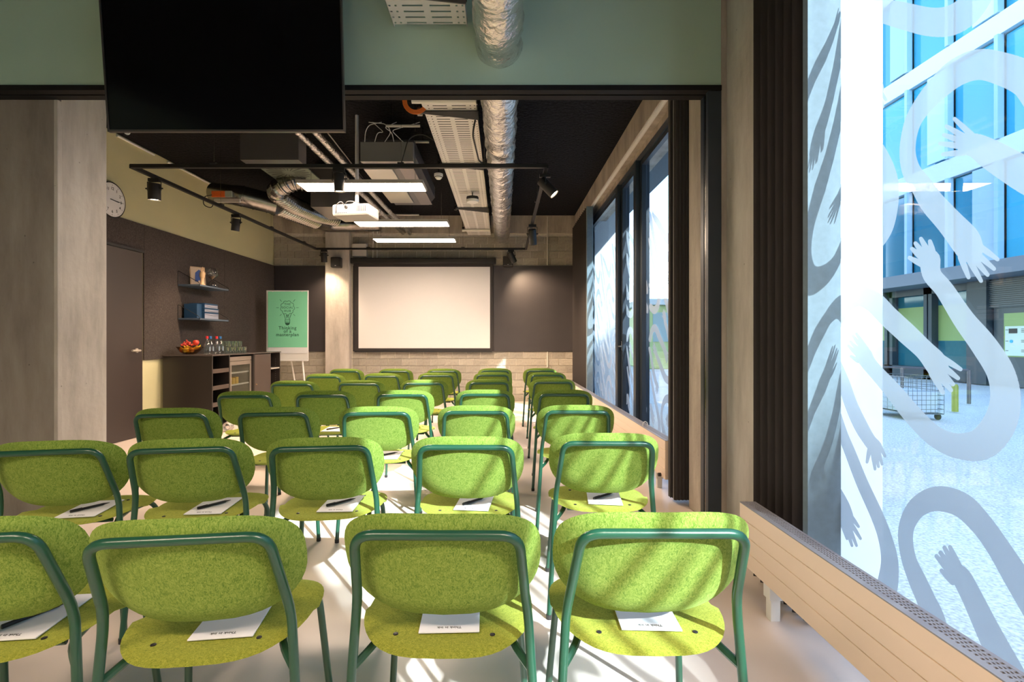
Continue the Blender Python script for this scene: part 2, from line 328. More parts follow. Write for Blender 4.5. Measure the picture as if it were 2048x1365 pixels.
# arm centre lines (x, y, half width) and hands (palm, finger roots -> tips), measured off the photograph, turned into metres on the glass below
ARMS = [
 ([(1700,18,12),(1722,22,19),(1760,22,23),(1800,30,27),(1860,44,29),(1905,40,30),(1943,12,28),(1972,-40,26),(1990,-110,24)], [((1705,10),(1696,0)),((1703,20),(1692,14)),((1705,28),(1694,27))]),
 ([(2100,215,44),(2070,175,40),(2048,156,37),(2010,140,34),(1960,129,31),(1912,146,27),(1868,185,22),(1838,222,18),(1822,255,16),(1815,300,16),(1822,340,19),(1843,372,22),(1864,405,25),(1898,443,27),(1928,478,31),(1938,496,29)],
   [((1955,490),(1995,519)),((1950,505),(1988,538)),((1944,512),(1975,550)),((1936,516),(1962,562)),((1922,515),(1937,555))]),
 ([(2110,380,40),(2048,349,36),(1985,311,31),(1955,293,25),(1934,288,22)], [((1945,272),(1909,238)),((1932,276),(1893,253)),((1925,283),(1888,270)),((1922,293),(1880,287)),((1928,305),(1886,309))]),
 ([(1860,520,21),(1864,550,19),(1889,580,19),(1928,640,22),(1967,690,26),(2001,745,28),(2011,800,31),(1998,850,34),(1965,888,33),(1920,893,26),(1885,882,22),(1856,862,20),(1820,824,19),(1785,781,17),(1757,750,15),(1738,728,15),(1728,712,17)],
   [((1866,508),(1860,483)),((1858,508),(1842,478)),((1850,512),(1831,487)),((1846,518),(1824,498)),((1846,530),(1819,516)),((1734,700),(1713,668)),((1726,700),(1706,672)),((1720,704),(1701,684)),((1716,711),(1697,692)),((1716,722),(1702,713))]),
 ([(1666,655,14),(1688,610,17),(1719,593,20),(1748,605,21),(1775,632,21),(1815,669,21),(1848,700,20),(1868,722,23),(1876,736,22)], [((1884,716),(1921,739)),((1888,735),(1916,757)),((1882,744),(1906,769)),((1874,748),(1902,781)),((1864,748),(1886,786))]),
 ([(1660,700,10),(1685,760,12),(1703,812,13),(1722,853,14),(1738,880,13),(1748,892,14)], [((1739,900),(1734,925)),((1745,902),(1750,939)),((1750,902),(1757,934)),((1755,898),(1764,929)),((1758,890),(1770,913))]),
 ([(1670,820,9),(1686,870,10),(1700,905,11),(1724,966,12),(1754,1032,13),(1770,1076,14),(1779,1120,17),(1776,1164,21),(1765,1215,24),(1756,1290,28)], []),
 ([(1672,985,12),(1686,1012,13),(1694,1034,13)], [((1689,1045),(1704,1092)),((1695,1047),(1713,1092)),((1700,1045),(1721,1078)),((1702,1034),(1717,1054)),((1684,1045),(1694,1078))]),
 ([(1880,1300,26),(1868,1240,22),(1852,1200,19),(1836,1164,18),(1818,1120,15),(1811,1076,15),(1817,1043,17),(1838,1013,21),(1875,998,25),(1922,1010,25),(1961,1047,23),(1994,1092,23),(2030,1150,26),(2075,1225,28)], []),
 ([(2040,1390,32),(2010,1330,28),(1975,1260,24),(1945,1197,21),(1926,1160,20),(1918,1148,18)], [((1920,1138),(1900,1095)),((1912,1140),(1889,1096)),((1907,1144),(1881,1106)),((1904,1150),(1873,1113)),((1906,1165),(1883,1142))]),
 ([(1670,40,20),(1690,90,20),(1718,138,18),(1740,165,22),(1748,176,20)], [((1758,180),(1772,200)),((1756,185),(1766,214)),((1750,188),(1757,222)),((1744,188),(1748,223)),((1736,186),(1737,218))]),
 ([(1668,170,20),(1690,215,22),(1728,272,22),(1758,318,22),(1776,360,20),(1779,405,18),(1767,455,19),(1742,488,20),(1710,503,20),(1676,495,20)], []),
 ([(1668,390,16),(1686,384,16),(1694,384,15)], [((1700,374),(1718,369)),((1702,381),(1722,381)),((1700,388),(1722,392)),((1697,394),(1716,403)),((1692,398),(1706,416))]),
]
XG = 1.395
def arm_mesh(arm):
    cl, fingers = arm; polys = []; stroke(smooth(cl), polys)
    for (x0, y0), (x1, y1) in fingers:
        w = 5.8 if x1 > 1800 else 3.9
        stroke([(x0, y0, w+.8), ((x0+x1)/2, (y0+y1)/2, w+.3), (x1, y1, w*.72)], polys)
    vs, fs = [], []
    for p in polys: fs.append(list(range(len(vs), len(vs)+len(p)))); vs += [Vector(q) for q in p]
    # union of the overlapping strokes: every polygon wound the same way
    for i, f in enumerate(fs):
        a = sum(vs[f[k]].x*vs[f[(k+1) % len(f)]].y-vs[f[(k+1) % len(f)]].x*vs[f[k]].y for k in range(len(f)))
        if a < 0: fs[i] = f[::-1]
    r = delaunay_2d_cdt(vs, [], fs, 1, 1e-4)
    V = []
    for p in r[0]:
        Y = XG/max((p.x-1003)/1000, .3); V.append((XG, Y, H-(p.y-680)/1000*Y))
    V2 = [(x+.0012, y, z) for x, y, z in V]; n = len(V)
    F = [tuple(f) for f in r[2]]; E = {}
    for f in F:
        for k in range(len(f)): E[(f[k], f[(k+1) % len(f)])] = 1
    me = bpy.data.meshes.new('film_arm')
    me.from_pydata(V, [], F); me.materials.append(FILM); me.update(); return me
AM = [arm_mesh(a) for a in ARMS]
def window(name, x, y0, y1, z0, z1, posts, frame_w=.06, deep=.05):
    f = MB().box(x-deep, x+.04, y0, y1, z0-.06, z0, .004).box(x-deep, x+.04, y0, y1, z1, z1+.07, .004).box(x-deep, x+.04, y0, y0+frame_w, z0, z1, .004).box(x-deep, x+.04, y1-frame_w, y1, z0, z1, .004)
    w = struct(f.build(name, FRAMEM, origin=(x, y0, z0)))
    for (a, b_) in posts: MB().box(x-deep-.05, x+.05, a, b_, z0, z1, .004).build('mullion', FRAMEM, w)
    MB().box(x-.003, x+.003, y0+.02, y1-.02, z0, z1).build('pane', GLASS, w)
    return w
w1 = window('window_1', 1.40, -1.22, 2.30, .05, 3.42, [])
for me in AM:
    for sh in (0, -.92, -1.84, -2.76):
        o = bpy.data.objects.new('film_arm', me); COL.objects.link(o); o.parent = w1; o.location = Vector((0, sh, 0))-w1.location
struct(MB().box(1.40, 1.7, -3.7, -1.22, 0, ZC).build('wall_right_front', CONC))
struct(MB().box(1.33, 1.46, -1.22, 2.30, 3.49, ZC).build('trim_13', CONC))
w2 = window('window_2', 1.55, 3.52, 9.32, .05, 3.12, [(5.40, 5.50), (6.25, 6.37)])
MB().box(1.50, 1.545, 3.6, 9.3, 3.05, 3.10).box(1.495, 1.545, 5.50, 5.56, .1, 3.05, .004).box(1.495, 1.545, 6.18, 6.25, .1, 3.05, .004).box(1.495, 1.545, 5.33, 5.40, .1, 3.05, .004).box(1.495, 1.545, 6.37, 6.44, .1, 3.05, .004).build('sash', FRAMEM, w2)
hnd = MB().tube(rounded([(1.50, 6.21, 1.10), (1.45, 6.21, 1.10), (1.45, 6.09, 1.10)], .02), .010, 8).box(1.485, 1.497, 6.19, 6.23, 1.04, 1.16, .002).build('window_handle', STEEL, w2, smooth=True)
for me in AM:
    for sh in (1.45, 2.35, 3.1, 4.05, 4.85, 5.65, 6.45):
        if 3.5 < 1.7+sh < 9.0:
            o = bpy.data.objects.new('film_arm', me); COL.objects.link(o); o.parent = w2; o.location = Vector((.15, sh, -.05))-w2.location

# ------------------------------------------------------------------ curtains
def folds(x, y0, y1, amp, n, ph=0):
    return [(x+amp*math.sin(ph+2*math.pi*n*i/(n*12)), y0+(y1-y0)*i/(n*12)+.25*(y1-y0)/n*math.sin(2*(ph+2*math.pi*i/12))*.35) for i in range(n*12+1)]
def curtain2(label):
    t = thing('curtain', (1.3, 3.63, 0), label, 'curtain')
    p = [(1.235+.15*i/72+.012*math.sin(2*math.pi*6*i/72*2), 3.65+.055*math.sin(2*math.pi*6*i/72)) for i in range(73)]
    MB().sheet(p, .025, 3.26, .004, 1).build('folds', FABRIC, t, smooth=True)
def curtain(name, x, y0, y1, amp, n, z1, endx, label):
    t = thing(name, (x, (y0+y1)/2, 0), label, 'curtain', None)
    MB().sheet(folds(x, y0, y1, amp, n), .025, z1, .004, 1).build('folds', FABRIC, t, smooth=True)
    if endx:
        p = [(x-amp*.2, y0-.004), (x-amp*.9, y0-.022), (x-amp*.75, y0-.035), (x, y0-.03), (x+amp, y0-.035), ((x+endx)/2+.02, y0-.03), (endx, y0-.02)]
        o = MB().sheet(p, .03, z1, -.004, 1).build('lining', LINING, t, smooth=True); o['label'] = 'grey blue curtain lining turned towards the sun'
    return t
curtain('curtain', 1.275, 2.07, 2.46, .040, 6, 3.45, 1.388, 'black brown pleated curtain beside the nearest window')
curtain2('black pleated curtain just beyond the concrete pillar of the opening')
curtain('curtain', 1.37, 7.82, 9.30, .05, 12, 3.26, 1.425, 'dark curtain in the far corner by the last window')
# ------------------------------------------------------------------ radiators
def radiator(y0, y1, x0, x1, z0, z1, label, feet):
    t = thing('radiator', ((x0+x1)/2, (y0+y1)/2, 0), label, 'radiator')
    n = 4; hgt = (z1-z0-.004)
    for i in range(n):
        MB().box(x0, x0+.012, y0, y1, z0+hgt*i/n+(.003 if i else 0), z0+hgt*(i+1)/n, .0015).build('front_panel', RADM, t)
    MB().box(x0+.004, x0+.014, y0+.003, y1-.003, z0, z1-.01).build('casing', M('groove_cream', (.9, .76, .50), .5), t); MB().box(x1-.012, x1, y0+.003, y1-.003, z0, z1-.005).box(x0+.012, x1, y1-.003, y1, z0, z1-.005).box(x0+.012, x1, y0, y0+.003, z0, z1-.005).build('back_casing', RADM, t)
    m = MB().box(x0, x0+.022, y0, y1, z1-.004, z1).box(x1-.012, x1, y0, y1, z1-.004, z1)
    xs = [x0+.022+(x1-.012-x0-.022)*k/4 for k in range(5)]
    for k in range(1, 4): m.box(xs[k]-.0022, xs[k]+.0022, y0, y1, z1-.003, z1-.0002)
    N = int((y1-y0)/.016)
    for i in range(N+1):
        y = y0+(y1-y0)*i/N; m.box(x0+.02, x1-.01, max(y0, y-.004), min(y1, y+.004), z1-.003, z1-.0004)
    g = m.build('top_grille', M('pale_grille', (.27, .26, .28), .4), t); g['kind'] = 'stuff'
    for yf in feet: MB().box((x0+x1)/2-.02, (x0+x1)/2+.02, yf-.02, yf+.02, 0, z0+.02, .002).box((x0+x1)/2-.028, (x0+x1)/2+.028, yf-.026, yf+.026, z0-.06, z0+.01, .002).build('foot', WHITE, t)
    return t
radiator(-.9, 2.33, 1.11, 1.182, .15, .426, 'long low cream radiator under the nearest window', (2.11, .9, -.5))
rb = radiator(3.73, 9.25, 1.22, 1.30, .135, .427, 'long low cream radiator under the back room windows', (4.0, 5.6, 7.4, 9.0))
MB().cyl((1.212, 3.80, .155), (1.19, 3.80, .155), .014, 10).build('valve', BLACKP, rb)
MB().tube(rounded([(1.23, 4.35, .42), (1.23, 4.35, .455), (1.25, 4.35, .47), (1.27, 4.35, .455), (1.27, 4.35, .42)], .01), .004, 6).build('hook', WHITE, rb)

# ------------------------------------------------------------------ chairs
def se(c, s_, e1, e2): return (math.copysign(abs(c)**e1, c), math.copysign(abs(s_)**e2, s_))
def disc(fn, nr=9, na=40, th=.012, axis=Vector((0,1,0))):
    """rounded shell: fn(r, a) -> point on one face; thickness along axis with a soft edge"""
    m = MB(); bm = m.bm
    F = []; B = []
    for i in range(1, nr+1):
        r = (i/nr)**.8; e = th/2*math.sqrt(max(0, 1-r**10)); F.append([bm.verts.new(fn(r, 2*math.pi*k/na)+axis*e) for k in range(na)])
        B.append([bm.verts.new(fn(r, 2*math.pi*k/na)-axis*e) for k in range(na)] if i < nr else F[-1])
    cf = bm.verts.new(fn(0, 0)+axis*th/2); cb = bm.verts.new(fn(0, 0)-axis*th/2)
    for k in range(na):
        k2 = (k+1) % na; bm.faces.new((cf, F[0][k], F[0][k2])); bm.faces.new((cb, B[0][k2], B[0][k]))
        for i in range(nr-1):
            bm.faces.new((F[i][k], F[i+1][k], F[i+1][k2], F[i][k2])); bm.faces.new((B[i][k], B[i][k2], B[i+1][k2], B[i+1][k]))
    return m
def back_pt(x, z):
    t = (z-.515)/.28
    return Vector((x, .105*(1-t)+.95*x*x+.0*t, z))
def fb(r, a):
    c, s_ = math.cos(a), math.sin(a)
    if s_ >= 0: u, v = se(c, s_, .62, .60); x, z = .234*u*r, .672+.125*v*r
    else: u, v = se(c, s_, .60, .82); x, z = .234*u*r, .672+.155*v*r; x *= 1-.10*(-v*r)**2
    p = back_pt(x, z); p.y += .018*max(0, r-.72)/.28; return p
def fs(r, a):
    c, s_ = math.cos(a), math.sin(a)
    if s_ >= 0: u, v = se(c, s_, .66, .62); x, y = .222*u*r, .29+.195*v*r
    else: u, v = se(c, s_, .62, .78); x, y = .222*u*r, .29+.245*v*r; x *= 1-.10*(v*r)**2
    z = .455+.016*max(0, abs(x)/.222-.6)+(.02*max(0, r-.75) if s_ < 0 else -.045*max(0, r-.7))
    return Vector((x, y, z))
def make_chair(loc=(0, 0, 0)):
    t = thing('conference_chair', loc, 'x', 'chair', 'lime green conference chairs in rows')
    disc(fb, 10, 44, .020).build('backrest', FELT, t, smooth=True)
    disc(fs, 9, 44, .014, Vector((0, 0, 1))).build('seat', FELTS, t, smooth=True)
    pts = rounded([(-.200, .092, .555), (-.196, .083, .585), (-.180, .004, .755), (.180, .004, .755), (.196, .083, .585), (.200, .092, .555)], .045, 7)
    MB().tube(pts, .0115, 10).build('back_frame', TUBE, t, smooth=True)
    legs = []
    for s_ in (-1, 1):
        l1 = MB().tube(rounded([(.200*s_, .092, .555), (.204*s_, .098, .52), (.236*s_, .07, .012)], .05, 4), .0112, 10).build('leg', TUBE, t, smooth=True)
        l2 = MB().tube(rounded([(.150*s_, .30, .432), (.172*s_, .42, .428), (.186*s_, .455, .385), (.213*s_, .505, .012)], .05, 5), .0105, 10).build('leg', TUBE, t, smooth=True)
        for l, p in ((l1, (.236*s_, .07, 0)), (l2, (.213*s_, .505, 0))): MB().cyl(Vector(p), Vector(p)+Vector((0, 0, .02)), .0125, 10).build('foot_cap', BLACKP, l)
    m = MB()
    for s_ in (-1, 1): m.tube(rounded([(.211*s_, .094, .405), (.165*s_, .15, .437), (.150*s_, .31, .437)], .04, 4), .010, 8)
    m.tube([(-.15, .16, .437), (.15, .16, .437)], .008, 8).tube([(-.15, .34, .437), (.15, .34, .437)], .008, 8)
    m.build('seat_frame', TUBE, t, smooth=True)
    for x in (-.118, .118):
        for y in (.135, .345): MB().lathe([(.0065, 0), (.0065, .0025), (.003, .0035)], (x, y, .4615), 10).build('screw', BLACKP, t)
    return t
KTOP = .383
def geom(xl, xr, yt):
    Y = KTOP/(yt-680)*1000; return (((xl+xr)/2-1003)/1000*Y, Y)
ROWS = [
 [(1136,1525,1031,0,'p'), (677,1067,1034,0,'p'), (148,562,1043,7,'p'), (-345,78,1046,10,'pp')],
 [(1105,1328,868,-2,'pp'), (820,1042,875,0,'pp'), (523,755,877,7,'pp'), (242,478,880,9,'pp'), (-40,213,884,11,'pp')],
 [(1075,1236,811,-2,''), (871,1031,812,0,''), (673,832,814,5,'pp'), (465,625,815,6,''), (253,424,817,8,'')],
 [(1067,1190,780,0,''), (909,1030,780,0,''), (742,866,781,3,''), (580,706,782,4,'pp'), (422,551,783,5,'')],
 [(1057,1156,758,0,''), (928,1027,759,0,''), (797,896,760,2,''), (667,767,761,2,''), (532,633,762,3,'')],
 [(1054,1136,745,0,''), (944,1026,745,0,''), (831,915,746,0,''), (721,804,747,0,''), (604,687,748,0,'')],
 [(1046,1117,737,0,''), (954,1025,737,0,''), (850,922,738,0,''), (752,825,738,0,''), (653,725,738,0,'')],
]
ORD = ['nearest', 'second', 'third', 'fourth', 'fifth', 'sixth', 'seventh and last']
CN = ['closest to the windows', 'second from the windows', 'third from the windows', 'fourth from the windows', 'fifth from the windows']
proto = None
def make_pad(loc):
    t = thing('notepad', loc, 'x', 'notepad', 'white notepads on the chair seats')
    MB().box(-.074, .074, 0, .21, 0, .0035, .0008).build('paper', WHITEP, t)
    T = Matrix.Translation((0, .022, .0038)) @ Matrix.Rotation(math.pi, 4, 'Z')
    text('printed_text', 'Think in ink', .0125, INK, t, T, .0001, .0002)
    return t
def make_pen(loc):
    t = thing('pen', loc, 'x', 'pen', 'black pens on the notepads')
    MB().cyl((0, -.07, .0055), (0, .045, .0048), .0052, 10, .0046).build('barrel', BLACKP, t, smooth=True)
    MB().cyl((0, .045, .005), (0, .068, .004), .0042, 8, .001).build('tip', BLACKP, t)
    MB().box(-.0015, .0015, -.07, -.03, .0098, .0115).build('clip', BLACKP, t)
    return t
pad0 = pen0 = None
for r, row in enumerate(ROWS):
    for c, (xl, xr, yt, rz, extra) in enumerate(row):
        x, y = geom(xl, xr, yt)
        if proto is None: ch = proto = make_chair()
        else: ch = copy_tree(proto)
        ch.location = (x, y, 0); rz += random.uniform(-.8, .8); ch.rotation_euler = (0, 0, math.radians(rz))
        where = f'{CN[c]} in the {ORD[r]} row' if r else f'{CN[c]} in the nearest row, cut by the frame'
        if r == 0 and c == 3: where = 'cut off by the left edge, nearest row'
        elif r == 0: where = f'{CN[c]} in the nearest row'
        ch['label'] = f'lime green felt chair {where}'
        if extra:
            if pad0 is None: pd = pad0 = make_pad((0, 0, 0))
            else: pd = copy_tree(pad0)
            a = math.radians(rz+random.uniform(-3, 3)+(0 if r == 0 and c < 3 else -4))
            Rm = Matrix.Rotation(math.radians(rz), 3, 'Z')
            o_ = Rm @ Vector((.012 if c < 2 else .03, .135 if r == 0 else .125, 0))
            pd.location = (x+o_.x, y+o_.y, .4655); pd.rotation_euler = (0, 0, a)
            pd['label'] = f'white notepad on the chair {where}'
            if extra == 'pp':
                if pen0 is None: pe = pen0 = make_pen((0, 0, 0))
                else: pe = copy_tree(pen0)
                q = Matrix.Rotation(a, 3, 'Z') @ Vector((0, .105, 0))
                pe.location = (pd.location.x+q.x, pd.location.y+q.y, .4695); pe.rotation_euler = (0, 0, a+math.radians(-38+random.uniform(-9, 9)))
                pe['label'] = f'black pen on the notepad {where}'

# ------------------------------------------------------------------ television hung before the header
tv = thing('television', P(450, 262, 2.86), 'large black wall television hanging above the opening', 'television')
tl, br_ = P(216, 258, 2.86), P(690, 264, 2.86)
x0, x1, zb = tl.x, br_.x, br_.z; TVM = Matrix.Translation((0, 2.86, zb)) @ Matrix.Rotation(math.radians(5), 4, 'X') @ Matrix.Translation((0, -2.86, -zb))
m = MB().box(x0+.01, x1-.01, 2.865, 2.90, zb+.01, zb+.81, .004); m.xf(TVM); m.build('casing', BLACKP, tv)
m = MB().box(x0, x1, 2.855, 2.88, zb, zb+.012, .001).box(x0, x1, 2.855, 2.88, zb+.808, zb+.82, .001).box(x0, x0+.009, 2.855, 2.88, zb, zb+.82, .001).box(x1-.009, x1, 2.855, 2.88, zb, zb+.82, .001); m.xf(TVM)
m.build('bezel', M('dark_bezel', (.10, .09, .085), .3, .6), tv)
m = MB().box(x0+.009, x1-.009, 2.861, 2.864, zb+.012, zb+.808); m.xf(TVM); m.build('display', M('black_screen', (.004, .004, .005), .12, spec=.35), tv)
MB().box(x0+.5, x0+.8, 2.88, 3.015, zb+.35, zb+.75).build('bracket', BLACKP, tv)
m = MB()
for k in range(4): m.tube(rounded([(x0+.02+.012*k, 2.90, zb+.16), (x0-.0+.010*k, 2.94, zb+.06+.008*k), (x0+.03, 2.98, zb+.02), (x0+.1, 2.93, zb+.12)], .06), .003, 6)
m.build('cable', WHITE, tv)

# ------------------------------------------------------------------ projection screen
ps = thing('projection_screen', (-1.45, YB-.09, .93), 'wide white pull-down projection screen with black border on the back wall', 'projection screen')
yS = YB-.075
a, d = P(717, 534, yS), P(980, 697, yS)
MB().box(P(707, 0, yS).x, P(986, 0, yS).x, yS+.004, yS+.010, P(0, 703, yS).z, P(0, 524, yS).z).build('border', M('screen_border', (.022, .017, .017), .7), ps)
MB().box(a.x, d.x, yS+.001, yS+.0045, d.z, a.z).build('canvas', M('screen_canvas', (.70, .68, .68), .8), ps)
MB().box(P(703, 0, yS).x, P(992, 0, yS).x, yS-.06, yS+.055, P(0, 528, yS).z, P(0, 517, yS).z, .008).build('housing', BLACKP, ps)
MB().box(P(709, 0, yS).x, P(984, 0, yS).x, yS-.008, yS+.012, P(0, 705, yS).z, P(0, 702, yS).z, .002).build('bottom_bar', BLACK, ps)

# ------------------------------------------------------------------ lights
def panel_light(ya, yb, z, xa, xb, label):
    t = thing('linear_ceiling_light', ((xa+xb)/2, (ya+yb)/2, z), label, 'ceiling light', 'lit rectangular pendant lights')
    MB().box(xa, xb, ya, yb, z+.008, z+.03, .002).box(xa, xb, ya, ya+.012, z-.004, z+.01).box(xa, xb, yb-.012, yb, z-.004, z+.01).box(xa, xa+.012, ya, yb, z-.004, z+.01).box(xb-.012, xb, ya, yb, z-.004, z+.01).build('frame', M('grey_light_frame', (.45, .4, .36), .4), t)
    MB().box(xa+.012, xb-.012, ya+.012, yb-.012, z, z+.007).build('diffuser', EMIT, t)
    for xx in (xa+.1, xb-.1): MB().cyl((xx, (ya+yb)/2, z+.03), (xx, (ya+yb)/2, ZC), .002, 6).build('suspension_wire', STEEL, t)
panel_light(4.89, 5.19, 2.72, -2.02, -.77, 'lit rectangular pendant light nearest the camera, behind a track spot')
panel_light(6.50, 6.80, 2.72, -1.93, -.70, 'lit rectangular pendant light in the middle, beyond the projector')
panel_light(7.60, 7.90, 2.72, -1.97, -.71, 'lit rectangular pendant light farthest back, above the screen')
panel_light(-.9, -.6, 2.74, .16, 1.30, 'added unseen pendant light brightening the front room, right behind the camera')  # this and the next panel are added out of view to warm the front room
panel_light(-.9, -.6, 2.74, -2.2, -.95, 'added unseen pendant light brightening the front room, left behind the camera')
# track rectangle
zt = 2.836; tf, tb = 4.77, 9.10
FL, FR = P(262, 333, tf), P(1093, 333, tf); BL, BR = P(632, 499, tb), P(1052, 499, tb)
tk = thing('lighting_track', (FL.x, tf, zt), 'black rectangular lighting track hung below the black ceiling', 'lighting track')
def bar(p, q, w=.036, h=.034):
    p = Vector(p); q = Vector(q); d = (q-p).normalized(); n = Vector((-d.y, d.x, 0)); m = MB()
    poly = [p+n*w/2, p-n*w/2, q-n*w/2, q+n*w/2]; return m.prism([(v.x, v.y) for v in poly], 'z', zt-h/2, zt+h/2)
for p, q in ((FL, FR), (FL, BL), (BL, BR), (BR, FR)): bar((p.x, p.y, zt), (q.x, q.y, zt)).build('rail', BLACK, tk)
for p in (FL.lerp(BL, .33), FL.lerp(BL, .62), FL.lerp(BL, .88), FR.lerp(BR, .3), FR.lerp(BR, .75), BL.lerp(BR, .25), BL.lerp(BR, .7), FL.lerp(FR, .2), FL.lerp(FR, .65), FL.lerp(FR, .85)):
    MB().cyl((p.x, p.y, zt), (p.x, p.y, ZC), .0016, 5).build('suspension_wire', STEEL, tk); MB().box(p.x-.03, p.x+.03, p.y-.03, p.y+.03, zt+.015, zt+.03).build('hanger_clip', BLACK, tk)
def spot(p, aim, label, size=.085, ln=.17, power=1.0, drop=.07, on=True):
    p = Vector(p); aim = Vector(aim).normalized()
    t = thing('track_spotlight', (p.x, p.y, zt-.017), label, 'spotlight', 'black cylinder spotlights on the track')
    MB().box(p.x-.055, p.x+.055, p.y-.02, p.y+.02, zt-.05, zt-.017, .003).build('adapter', BLACK, t)
    c = Vector((p.x, p.y, zt-.05-drop)); side = Vector((1, 0, 0)) if abs(aim.x) < .6 else Vector((0, 1, 0))
    r = size/2; s1 = side*(r+.012); piv = c+aim*.0
    m = MB()
    for s_ in (-1, 1): m.tube([c+Vector((0, 0, drop-.002))+s1*s_, c+s1*s_-Vector((0, 0, .02))], .004, 6).cyl(c+s1*s_*.8, c+s1*s_*1.25, .008, 8)
    m.tube([c+Vector((0, 0, drop-.004))-s1, c+Vector((0, 0, drop-.004))+s1], .004, 6)
    m.build('yoke', BLACK, t)
    A, B = c-aim*ln*.3, c+aim*ln*.7
    MB().tube([A, A+aim*.008, B-aim*.001, B], [r*.92, r, r, r*.94], 24, caps=False).tube([A+aim*.001, A+aim*.004], r*.9, 24).build('housing', BLACKP, t, smooth=True)
    if on:
        MB().cyl(B-aim*.012, B-aim*.009, r*.88, 24).build('lens', EMITS, t)
        ld = bpy.data.lights.new('spot_lamp', 'SPOT'); ld.energy = SPOT_W*power; ld.color = (1, .72, .46); ld.spot_size = math.radians(105); ld.spot_blend = 1; ld.shadow_soft_size = .03
        lo = bpy.data.objects.new('spot_lamp', ld); COL.objects.link(lo); lo.parent = t; lo.location = B+aim*.01-t.location; lo.rotation_euler = (-aim).to_track_quat('Z', 'Y').to_euler()
def onleft(px):
    best = min((abs((p.x/p.y*1000+1003)-px), i) for i, p in ((i, FL.lerp(BL, i/400)) for i in range(401)))[1]; return FL.lerp(BL, best/400)
def onright(py):
    k = min((abs((H-zt)/p.y*1000+680-py), i) for i, p in ((i, FR.lerp(BR, i/400)) for i in range(401)))[1]; return FR.lerp(BR, k/400)
spot(onleft(308), (-.05, .1, -1), 'black spotlight at the front left corner of the track', .115, .165, 1)
spot(onleft(472), (-.16, .12, -1), 'black lit spotlight halfway along the left rail before the olive wall', .10, .16, 1.2)
spot(P(678, 345, tf), (.0, .12, -1), 'black lit spotlight in front of the nearest pendant light', .10, .17, 1)
spot(onright(345), (.55, -.1, -.62), 'black lit spotlight tilted at the front right corner of the track', .10, .20, 1.3)
spot(onright(447), (.10, .45, -1), 'dark spotlight hanging from the right rail near the back wall', .11, .22, 2.6, .10)
spot(P(648, 500, tb), (-.05, .28, -1), 'black lit spotlight on the back rail left, before the concrete column', .11, .17, .7)
spot(P(1022, 500, tb), (.45, .35, -.85), 'black spotlight on the back rail beside the right speaker', .11, .20, 1.4)
# speakers
for px, py, lab in ((673, 525, 'small black wall speaker on the concrete column'), (1016, 523, 'small black wall speaker right of the projection screen')):
    c = P(px, py, YB-.22 if px < 800 else YB-.12); t = thing('wall_speaker', c, lab, 'speaker', 'black wall speakers')
    MB().box(c.x-.095, c.x+.095, c.y-.06, c.y+.06, c.z-.10, c.z+.09, .015).build('cabinet', BLACKP, t)
    MB().box(c.x-.082, c.x+.082, c.y-.064, c.y-.058, c.z-.085, c.z+.078, .003).build('grille', M('speaker_grille', (.03, .028, .028), .8), t)
    MB().box(c.x-.012, c.x+.012, c.y-.066, c.y-.063, c.z-.073, c.z-.066).build('badge', WHITE, t)
    MB().box(c.x-.02, c.x+.02, c.y+.05, (YB-.16 if px < 800 else YB-.01), c.z-.02, c.z+.02).build('bracket', BLACK, t)

# ------------------------------------------------------------------ duct, tray, pipes on the ceiling
def foil_duct():
    a0, a1 = Vector((-.035, -1.5, 2.77)), Vector((.01, 9.5, 3.16)); m = MB(); n = 28; N = 240; rings = []
    rnd = random.Random(3)
    for i in range(N+1):
        f = i/N; p = a0.lerp(a1, f); R = .137+.006*math.sin(i*.9)+rnd.uniform(-.003, .003)-(.010*((i % 12) == 0))
        p.z += .04*(1-f)-.01*math.sin(f*9)
        rings.append([m.bm.verts.new((p.x+(R+rnd.uniform(-.006, .006))*math.cos(2*math.pi*k/n), p.y, p.z+(R+rnd.uniform(-.006, .006))*math.sin(2*math.pi*k/n))) for k in range(n)])
    for a, b_ in zip(rings, rings[1:]):
        for k in range(n): m.bm.faces.new((a[k], a[(k+1) % n], b_[(k+1) % n], b_[k]))
    m.bm.faces.new(rings[-1]); o = m.build('insulated_duct', FOIL, smooth=True)
    return tag(o, 'long foil wrapped round duct running from front to back wall', 'duct')
foil_duct()
def zt_(Y): return 3.065+(3.175-3.065)*(Y-3)/6.5
